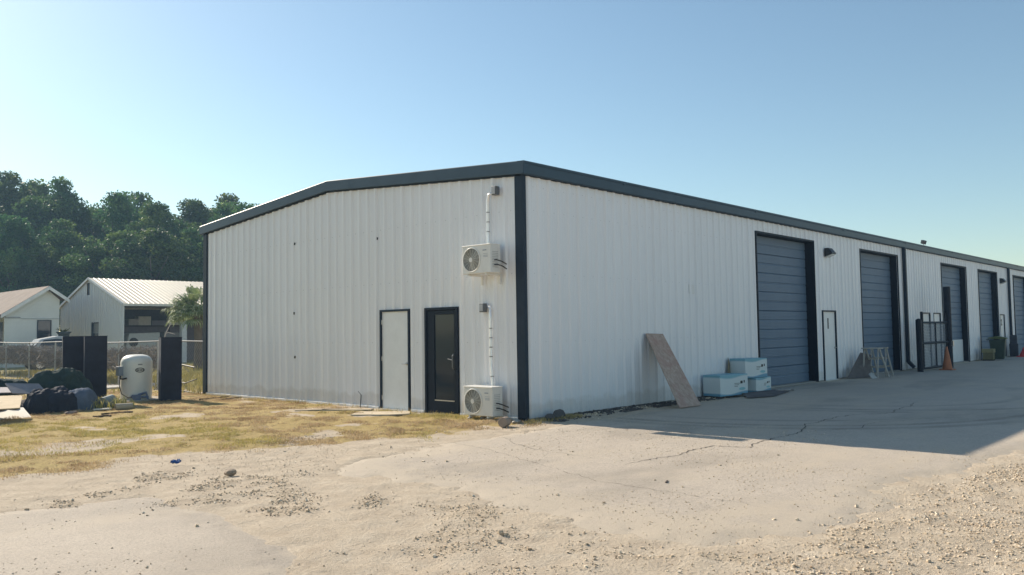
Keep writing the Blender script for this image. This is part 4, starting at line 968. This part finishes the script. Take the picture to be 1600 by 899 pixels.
b = MB(); P = [(-.75, 13.4, 1.45), (-.7, 13.35, 1.75), (-.55, 13.3, 2.08)]; b.tube(P, [.02, .016, .01], 6); b.tube([P[1], (-.62, 13.33, 1.78), (-.45, 13.28, 1.72)], [.014, .012, .01], 6); b.tube([P[0], (-.78, 13.42, 0)], [.02, .025], 6)
tag(b.build('bare_branch', simple('pale_branch', (.42, .38, .35), .8)), 'pale bare branch standing behind the single black cabinet', 'branch')

# dead brush band behind the fence
rg = np.random.default_rng(11)
n = 14000; y = 17+22*rg.random(n); x = .5+rg.normal(0, .28, n)+.9*(fbm(y, y*0, 2.0, 7)-.3); topz = 1.02+.55*fbm(y, y*0+3, 1.3, 17, 4)
z = topz*(.45+.55*rg.random(n)); a = rg.uniform(0, 2*PI, n); l_ = rg.uniform(.06, .22, n); wd = rg.uniform(.008, .04, n); el = rg.uniform(-1, 1, n)
D_ = np.stack([np.cos(a)*np.cos(el), np.sin(a)*np.cos(el), np.sin(el)], 1)*l_[:, None]; P0 = np.stack([x, y, z], 1); sdv = np.cross(D_, rg.normal(size=(n, 3))); sdv = sdv/np.linalg.norm(sdv, axis=1)[:, None]*wd[:, None]/2
V = np.stack([P0-D_-sdv, P0-D_+sdv, P0+D_+sdv*.5, P0+D_-sdv*.5], 1).reshape(-1, 3); F = np.arange(4*n).reshape(-1, 4)
o = mesh_np('dead_brush', V, F, M_BRUSH); tag(o, 'tangled grey dead brush and vines along the back of the fence', 'brush', kind='stuff')
b = MB()
for i in range(6): rock_mesh(b, ([2.0, 1.2, .4, 4.6, 5.8, 1.9][i], [33.5, 24, 32, 33, 34.5, 20][i], .9 if i in (0, 3) else .35), (.22, .18, .12), 900+i, 1)
bpy.data.objects.remove(b.build('tmp', M_WB))

# ------------------------------------------------------------------ shed, house, car, planter, palm
M_SHED = wall_paint('shed_ribbed_wall', (.66, .66, .64)); M_SROOF = simple('cream_roof_sheet', (.66, .57, .42), .46, .05, 1.5, spec=.6)
sh = thing('open_shed', 'white ribbed metal shed with cream roof and an open front', 'shed', (9.3, 40.9, 0))
SW, SLn, se, sr = 10.7, 17, 3.72, 5.5
stt = lambda y: se+(sr-se)*(1-abs(y-SW/2)/(SW/2))
us = []; u_ = .12
while u_ < SW:
    us += [(u_-.05, 0), (u_-.02, .05), (u_+.02, .05), (u_+.05, 0)]; u_ += .3048
us = [(0, 0)]+[q for q in us if 0 < q[0] < SW]+[(SW, 0), (SW/2, 0)]; dw = [(3.85, 5.0, 0, 2.62), (5.45, 5.95, 4.45, 5.25)]
for a, c_, _, _ in dw: us += [(a, 0), (c_, 0)]
us.sort(); vs = []; fs = []
for (a, da), (c_, dc) in zip(us[:-1], us[1:]):
    if c_-a < 1e-6: continue
    lo = 0; rs = []
    for o_ in sorted([o_[2:] for o_ in dw if o_[0] < (a+c_)/2 < o_[1]]):
        if o_[0] > lo: rs.append((lo, o_[0]))
        lo = o_[1]
    rs.append((lo, None))
    for z0, z1 in rs:
        n_ = len(vs); vs += [(-da, a, z0), (-dc, c_, z0), (-dc, c_, z1 or stt(c_)), (-da, a, z1 or stt(a))]; fs.append((n_, n_+1, n_+2, n_+3))
MB().add(vs, fs).build('gable_wall', M_SHED, sh, fixn=False)
b = MB(); b.box((0, SW-.05, 0), (SLn, SW, se)); b.box((SLn-.05, 0, 0), (SLn, SW, se)); b.build('rear_wall', simple('shaded_shed_wall', (.07, .07, .075), .8), sh)  # interior shade put into the dark colour of these walls
b = MB(); b.box((.02, 4.9, 0), (.05, 5.0, 2.6)); b.box((-.04, 3.80, 0), (.03, 3.86, 2.66)); b.box((-.04, 5.0, 0), (.03, 5.06, 2.66)); b.box((-.04, 3.86, 2.6), (.03, 5.0, 2.66)); dfr = b.build('door_frame', M_TRIM, sh)
b = MB(); b.box((.05, 3.88, 0), (.1, 4.7, 1.95)); b.build('door', M_WGLASS, sh); b = MB(); b.box((.05, 3.88, 1.95), (.1, 4.9, 2.58)); b.build('transom', simple('transom_grey', (.2, .22, .24), .4), sh)
b = MB(); b.box((.05, 5.40, 4.40), (.1, 6.0, 5.3)); b.build('gable_vent', M_TRIM, sh)
for sg in (0, 1):
    ya, yb, za, zb = (-.25, SW/2, se-.03, sr+.05) if sg == 0 else (SW/2, SW+.25, sr+.05, se-.03)
    b = MB(); xx = -.15; prof = []
    while xx < SLn+.2: prof += [(xx, 0), (xx+.03, .022), (xx+.07, .022), (xx+.10, 0)]; xx += .305
    n_ = len(prof); b.add([(p, ya, za+q) for p, q in prof]+[(p, yb, zb+q) for p, q in prof], [(i, i+1, n_+i+1, n_+i) for i in range(n_-1)]); b.build('roof_panel', M_SROOF, sh, fixn=False)
b = MB(); b.box((-.18, -.28, se-.16), (SLn+.2, -.2, se-.02)); b.build('eave_trim', simple('cream_trim', (.6, .58, .52), .5), sh)
b = MB()
for sg in (-1, 1): b.bar((-.16, SW/2, sr+.02), (-.16, SW/2+sg*(SW/2+.25), se-.06), .04, .13)
b.build('rake_trim', simple('white_trim', (.72, .72, .70), .5), sh)
for xp in (3.75, 8.0, 12.3):
    b = MB(); b.box((xp-.17, 0, 0), (xp+.17, .3, se)); b.build('post', simple('pale_post', (.55, .55, .52), .6), sh)
b = MB(); b.box((.05, .0, 3.62), (SLn, .12, 3.72)); b.build('header', M_TRIM, sh)
# things inside the shed (floor shelf at mid height)
t = thing('storage_shelf', 'long dark storage shelf across the inside of the open shed', 'shelf', (9.8, 46.0, 0))
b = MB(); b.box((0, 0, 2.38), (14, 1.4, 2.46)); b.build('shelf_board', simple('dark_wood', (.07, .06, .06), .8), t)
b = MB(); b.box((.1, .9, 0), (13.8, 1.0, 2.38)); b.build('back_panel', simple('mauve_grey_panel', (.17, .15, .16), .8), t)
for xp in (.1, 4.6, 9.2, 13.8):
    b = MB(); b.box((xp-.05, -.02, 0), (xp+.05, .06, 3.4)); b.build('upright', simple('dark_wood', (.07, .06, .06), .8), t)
for (x_, wd_, h_, c_, lb) in ((12.75, .85, .60, (.5, .48, .44), 'tall off white box on the shelf inside the open shed'), (12.0, .65, .42, (.36, .34, .33), 'low grey box left of the tall off white box on the shed shelf'), (14.9, .8, .5, (.42, .42, .38), 'pale box on the shed shelf just left of the palm'), (13.75, 1.0, .32, (.16, .15, .18), 'flat dark box between the pale boxes on the shed shelf')):
    b = MB(); b.box((x_-wd_/2, 46.05, 2.462), (x_+wd_/2, 46.7, 2.462+h_)); tag(b.build('storage_box', simple('box_'+lb[:8].replace(' ', '_'), c_, .7, .1), bevel=.02), lb, 'box')
# white trailer front inside
t = thing('utility_trailer', 'pale boxy trailer with a dark wheel parked inside the open shed', 'trailer', (9.95, 42.6, 0))
b = MB(); b.prism([(0.0, 0, .5), (0.35, 0, 1.9), (2.3, 0, 1.95), (2.3, 0, .5)], (0, 1.4, 0)); b.build('body', simple('trailer_pale', (.46, .46, .42), .5), t, bevel=.04)
b = MB(); b.tube([(.62, -.05, 1.35), (.62, .05, 1.35)], .28, 20); b.build('spare_wheel', M_BLACK, t)
for x_ in (.5, 1.8):
    b = MB(); b.tube([(x_, -.02, .33), (x_, .18, .33)], .33, 20); b.build('wheel', M_BLACK, t)
b = MB(); b.prism([(12.6, 42.8, 0), (13.7, 42.8, 0), (13.7, 42.8, 1.9), (12.6, 42.8, 2.0)], (0, .9, 0)); tag(b.build('locker', simple('grey_locker', (.2, .19, .18), .7), bevel=.02), 'dull grey locker beside the pale trailer inside the shed', 'locker')

# house
M_SID = NT('lap_siding'); k = M_SID; wv = k.n('TexWave', wave_type='BANDS', bands_direction='Z', wave_profile='SAW'); wv.inputs['Scale'].default_value = 1.4; k.l(k.coord(), wv.inputs['Vector'])
k.color(k.ramp(k.noise(1, 4), [(.3, (.66, .67, .63)), (.7, (.72, .73, .69))])).set(Roughness=.6); k.bump(wv.outputs['Fac'], .5, .02); M_SID = k.m
k = NT('brown_shingle'); br = k.n('TexBrick'); br.inputs['Scale'].default_value = 3; k.l(k.coord(), br.inputs['Vector'])
br.inputs['Color1'].default_value = (.12, .085, .065, 1); br.inputs['Color2'].default_value = (.18, .13, .10, 1); br.inputs['Mortar'].default_value = (.12, .09, .07, 1)
k.color(k.mix(k.ramp(k.noise(1.2, 5), [(.4, 0.0), (.7, .5)]), br.outputs['Color'], (.21, .17, .14))).set(Roughness=.9); M_SHIN = k.m
ho = thing('white_house', 'small white sided house with a brown shingle roof at the far left', 'house', (3.5, 44, 0))
# gable wall in plane y=0; x: 0.74..3.15 main, porch 0..0.74
hx0, hx1 = .30, 3.2; ax_, az = 2.5, 4.62
b = MB(); b.add([(hx0, 0, 0), (hx1, 0, 0), (hx1, 0, 4.0), (ax_, 0, az), (hx0, 0, 3.14)], [(0, 1, 2, 3, 4)]); b.box((hx1-.04, .01, 0), (hx1, 12, 4.0)); b.box((hx0, .01, 0), (hx0+.04, 12, 3.12)); b.build('wall', M_SID, ho, fixn=False)
for (xa, za, xb, zb) in ((-.05, 3.02, ax_, az+.12), (ax_, az+.12, 3.62, 3.98)):
    b = MB(); b.prism([(xa, -.4, za), (xb, -.4, zb), (xb, -.4, zb+.07), (xa, -.4, za+.07)], (0, 13, 0)); rf = b.build('roof', M_SHIN, ho)
    b = MB(); b.prism([(xa, -.43, za-.16), (xb, -.43, zb-.16), (xb, -.43, zb+.05), (xa, -.43, za+.05)], (0, .035, 0)); b.build('barge_board', simple('white_trim', (.72, .72, .70), .5), rf)
b = MB(); b.box((hx0-1.2, 1.5, 0), (hx0-.0, 12, 2.95)); b.build('side_wing', M_SID, ho)
b = MB(); b.prism([(-2.4, -.4, 2.3), (-.03, -.4, 3.0), (-.03, -.4, 3.07), (-2.4, -.4, 2.37)], (0, 13, 0)); b.build('roof', M_SHIN, ho)
b = MB(); b.box((hx0-.08, -.05, 0), (hx0+.72, -.01, 2.9)); b.build('corner_panel', M_SID, ho)
b = MB(); b.box((hx0-.1, -.08, 2.86), (hx0+.76, -.0, 2.95)); b.box((hx0+.8, -.05, 2.83), (hx1, -.0, 2.86)); b.build('band_trim', simple('dull_trim', (.35, .36, .36), .6), ho)
wdw = MB(); x0_, x1_, z0_, z1_ = 2.02, 2.70, 1.45, 2.72
wdw.box((x0_-.05, -.05, z0_-.05), (x0_, .0, z1_+.05)); wdw.box((x1_, -.05, z0_-.05), (x1_+.05, .0, z1_+.05)); wdw.box((x0_, -.05, z1_), (x1_, 0, z1_+.05)); wdw.box((x0_, -.05, z0_-.05), (x1_, 0, z0_)); wdw.box((x0_, -.045, 2.05), (x1_, 0, 2.10))
wf = wdw.build('window', M_TRIM, ho); b = MB(); b.box((x0_, -.02, z0_), (x1_, -.01, 2.05)); b.box((x0_, -.03, 2.10), (x1_, -.015, z1_)); b.build('pane', M_WGLASS, wf)
b = MB(); b.box((-.28, -.0, 1.3), (.18, .02, 2.65)); b.build('window', M_WGLASS, ho)

# planter with spiky plant by the house
t = thing('potted_plant', 'dark urn with a spiky plant standing between house and shed', 'plant', (6.35, 42.2, 0))
b = MB(); b.lathe([(0, 0), (.28, 0), (.32, 1.0), (.22, 1.2), (.30, 1.9), (.42, 2.02), (.36, 2.05), (.0, 1.95)], n=18); b.build('urn', simple('dark_urn', (.035, .045, .05), .6), t, smooth=True)
b = MB()
for i in range(18):
    a = 2*PI*i/18+random.uniform(-.2, .2); l_ = random.uniform(.3, .5); b.tube([(0, 0, 1.98), (l_*.5*math.cos(a), l_*.5*math.sin(a), 2.12), (l_*math.cos(a), l_*math.sin(a), 2.18+random.uniform(-.05, .1))], [.03, .025, .004], 4)
b.build('leaves', M_PALM, t)

# parked car in front of house
def car(loc, rz):
    t = thing('parked_car', 'pale silver car parked behind the fence in front of the white house', 'car', loc, rz)
    L_ = 4.6; side = [(-2.3, .35), (-2.3, .95), (-2.15, 1.12), (-1.75, 1.2), (2.0-.75, 1.12), (2.05, .98), (2.3, .75), (2.3, .35)]
    b = MB(); b.prism([(x_, -.88, z_) for x_, z_ in side], (0, 1.76, 0)); b.build('body', simple('silver_paint', (.42, .44, .45), .25, .05, coat=1), t, bevel=.08)
    cab = [(-1.75, 1.18), (-1.35, 1.62), (-.5, 1.78), (.35, 1.72), (1.25, 1.12)]
    b = MB(); n_ = len(cab); b.add([(x_, -.84 if z_ < 1.3 else -.66, z_) for x_, z_ in cab]+[(x_, .84 if z_ < 1.3 else .66, z_) for x_, z_ in cab], [tuple(range(n_)), tuple(range(n_, 2*n_))]+[(i, (i+1) % n_, n_+(i+1) % n_, n_+i) for i in range(n_)]); b.build('cabin', simple('silver_paint', (.42, .44, .45), .25), t, bevel=.04)
    for sy_ in (-1, 1):
        b = MB(); b.add([(-1.45, sy_*.81, 1.25), (-1.2, sy_*.70, 1.58), (-.25, sy_*.67, 1.68), (-.25, sy_*.83, 1.22)], [(0, 1, 2, 3)]); b.add([(-.15, sy_*.83, 1.22), (-.15, sy_*.67, 1.68), (.35, sy_*.68, 1.64), (1.0, sy_*.84, 1.2)], [(0, 1, 2, 3)]); b.build('side_window', M_WGLASS, t, fixn=False)
        for x_ in (-1.4, 1.4):
            b = MB(); b.tube([(x_, sy_*.72, .33), (x_, sy_*.92, .33)], .33, 20); wh = b.build('wheel', M_BLACK, t); b = MB(); b.tube([(x_, sy_*.921, .33), (x_, sy_*.93, .33)], .2, 14); b.build('rim', M_STEEL, wh)
        b = MB(); b.box((2.22, sy_*.6-.14, .68), (2.32, sy_*.6+.14, .82)); b.build('headlight', simple('lamp_lens', (.6, .6, .55), .2, .05), t)
    b = MB(); b.add([(.45, -.62, 1.68), (.45, .62, 1.68), (1.22, .74, 1.17), (1.22, -.74, 1.17)], [(0, 1, 2, 3)]); b.build('windscreen', M_WGLASS, t, fixn=False)
car((4.75, 37.2, 0), -.08)

# palm
t = thing('palm_tree', 'sabal palm with drooping fronds behind the left end of the warehouse', 'palm', (7.55, 28.0, 0))
b = MB(); b.tube([(0, 0, 0), (.03, 0, 1.2), (0, .03, 2.7)], [.22, .18, .2], 12); b.build('trunk', M_BARK, t)
def palm_fronds(nf, seed):
    rr = random.Random(seed); mb = MB()
    for i in range(nf):
        a = 2*PI*i/nf*2.4+rr.uniform(-.3, .3); el = rr.uniform(-.35, 1.25); st_ = rr.uniform(.6, .95); c0 = Vector((0, 0, 2.75))
        d = Vector((math.cos(a)*math.cos(el), math.sin(a)*math.cos(el), math.sin(el))); hub = c0+d*st_
        mb.tube([c0, c0+d*st_*.5+Vector((0, 0, .05)), hub], [.018, .014, .01], 4)
        sd_ = d.cross(Vector((0, 0, 1))).normalized(); up_ = sd_.cross(d)
        for k_ in range(24):
            q = (k_/23-.5)*2.7; ll = rr.uniform(.75, 1.0)*(1-.18*abs(q)); dd = (d*math.cos(q)+sd_*math.sin(q)+up_*.15).normalized()
            droop = rr.uniform(.35, .75); p1_ = hub+dd*ll*.5+Vector((0, 0, -.03)); p2_ = hub+dd*ll*.85+Vector((0, 0, -droop*.28)); p3_ = hub+dd*ll+Vector((0, 0, -droop*.62))
            ww = sd_*.0+dd.cross(Vector((0, 0, 1))).normalized()*.032
            vs = [hub, p1_-ww, p1_+ww, p2_-ww*.8, p2_+ww*.8, p3_]; mb.add(vs, [(0, 1, 2), (1, 3, 4, 2), (3, 5, 4)])
    return mb
palm_fronds(60, 5).build('crown', M_PALM, t, fixn=False)

# ------------------------------------------------------------------ trees
def crown_mesh(seed, H, R_):
    rg = np.random.default_rng(seed); nb = 92; cs = []
    while len(cs) < nb:
        v = rg.normal(size=3); v /= np.linalg.norm(v); rad = rg.uniform(.35, .90)
        p = v*rad*np.array([R_, R_, H*.43])*(1+.25*(rg.random()-.5)); p[2] += H*.52
        if p[2] > H*.78: p[:2] *= .5
        if p[2] > H*.92: p[2] = H*.92
        if p[2] > H*.12: cs.append((p, rg.uniform(1.0, 1.9)*(1.0 if p[2] < H*.78 else .85)))
    cs += [((np.array([rg.uniform(-1, 1)*R_*.6, rg.uniform(-1, 1)*R_*.6, H*rg.uniform(.88, .99)])), rg.uniform(.5, .9)) for _ in range(0)]
    cs = [(p, b_) for p, b_ in cs if sum(np.linalg.norm(p-q) < (b_+c_)*.72 and q[2] < p[2]+.2 for q, c_ in cs) > 1 or p[2] < H*.6]
    top_ = max(p[2] for p, _ in cs)
    for t_ in np.linspace(0, 1, 5): cs.append((np.array([.1*R_*math.sin(5*t_+seed), .1*R_*math.cos(4*t_+seed), H*.6+(top_-H*.6)*t_]), 1.5-.3*t_))
    V_ = []
    for p, br_ in cs:
        n = int(230*br_**1.3); v = rg.normal(size=(n, 3)); v /= np.linalg.norm(v, axis=1)[:, None]; q = p+v*(br_*rg.uniform(.2, 1.05, n)**.7)[:, None]*np.array([1, 1, .7])
        e1 = rg.normal(size=(n, 3)); e1 /= np.linalg.norm(e1, axis=1)[:, None]; e2 = np.cross(e1, rg.normal(size=(n, 3))); e2 /= np.linalg.norm(e2, axis=1)[:, None]
        s_ = rg.uniform(.10, .22, n)[:, None]
        V_.append(np.stack([q-e1*s_, q-e2*s_*.6, q+e1*s_, q+e2*s_*.6], 1).reshape(-1, 3))
    V_ = np.concatenate(V_); return V_, np.arange(len(V_)).reshape(-1, 4)
def make_tree(seed, H, R_):
    t = thing('oak_tree', 'oak', 'tree', (0, 0, 0), 0, 'tall oaks behind the shed and house')
    V_, F_ = crown_mesh(seed, H, R_); mesh_np('crown', V_, F_, M_LEAF, t)
    rr = random.Random(seed); b = MB(); b.tube([(0, 0, -.2), (.1, .1, H*.2), (.2, 0, H*.42), (.1, .1, H*.75)], [.42, .33, .22, .07], 10)
    for i in range(9):
        a = 2*PI*i/9+rr.uniform(-.3, .3); z_ = H*rr.uniform(.18, .5); rr_ = R_*rr.uniform(.5, .85)
        b.tube([(.12, .05, z_), (rr_*.45*math.cos(a), rr_*.45*math.sin(a), z_+H*.10), (rr_*math.cos(a), rr_*math.sin(a), z_+H*rr.uniform(.15, .3))], [.16, .10, .03], 6)
    b.build('trunk', M_BARK, t, smooth=True); return t
protos = [make_tree(100, 20, 5.6), make_tree(200, 20, 6.2), make_tree(300, 20, 5.0)]
TREES = [(15.8,88.5,20.2),(19.0,91.2,20.9),(23.3,98.1,19.6),(19.8,81.5,18.9),(25.7,89.7,18.6),(22.6,75.6,17.0),(27.7,81.8,18.4),(24.2,68.0,16.2),(29.6,73.9,16.8),(36.8,83.7,18.1),(30.0,67.6,15.4),(29.9,62.0,14.9),
         (12.0,95,21.5),(34.5,66,14.6),(12.5,73.5,13.3),(15.7,71.6,13.0),(18.3,66.6,12.4),(20.2,61.8,11.6),(24.4,62.6,12.0),(9.5,90.9,20.2),(33.5,74,16.9),(6.5,84,18),(38,72,14.5),(28,58,10)]
TREES[9] = (35.2, 77.5, 18.6); TREES[13] = (31.8, 61.5, 15.2)
desc = ['tallest oak at the far left edge of the tree line', 'second tall oak from the left, against the sky', 'distant oak in the dip left of centre of the tree line', 'leafy oak rising above the gap between house and shed', 'oak behind the shed apex with a rounded top', 'oak just behind the white shed gable', 'oak rising above the cream shed roof', 'dark oak standing close behind the cream shed roof', 'rounded oak right of centre in the tree line', 'far oak showing lightly behind the right end of the tree line', 'oak near the warehouse gable, dark crown', 'oak whose top shows over the warehouse rake',
        'background oak behind the leftmost trees', 'rightmost low oak over the warehouse roof edge', 'lower oak filling the gap above the brown roof', 'lower oak right of the house apex', 'lower oak left behind the shed roof', 'lower oak behind the middle of the shed roof', 'lower oak behind the right of the shed roof', 'oak cut by the left edge of the view', 'oak behind the rounded oak at right', 'oak beyond the left edge', 'background oak hidden behind the warehouse roof line', 'low bushy oak beside the right end of the shed']
rr = random.Random(9)
for i, (x_, y_, h_) in enumerate(TREES):
    src = protos[i % 3]
    if i < 3: o = src
    else:
        o = src.copy(); COL.objects.link(o)
        for ch in list(src.children):
            c_ = ch.copy(); COL.objects.link(c_); c_.parent = o
    s_ = h_*1.07/20; o.location = (x_, y_, 0); o.rotation_euler = (0, 0, rr.uniform(0, 6.28)); q = max(s_, .8)*rr.uniform(.9, 1.1); o.scale = (q, q, s_); o['label'] = desc[i]

# ------------------------------------------------------------------ haze
k = bpy.data.materials.new('haze_air'); k.use_nodes = True; t_ = k.node_tree; t_.nodes.clear()
pv = t_.nodes.new('ShaderNodeVolumePrincipled'); pv.inputs['Color'].default_value = (.46, .72, 1, 1); pv.inputs['Density'].default_value = .0008; pv.inputs['Anisotropy'].default_value = .2
oo = t_.nodes.new('ShaderNodeOutputMaterial'); t_.links.new(pv.outputs[0], oo.inputs['Volume'])
b = MB(); b.box((-60, -60, -1.2), (130, 160, 24)); h_ = b.build('haze', k); tag(h_, kind='stuff')
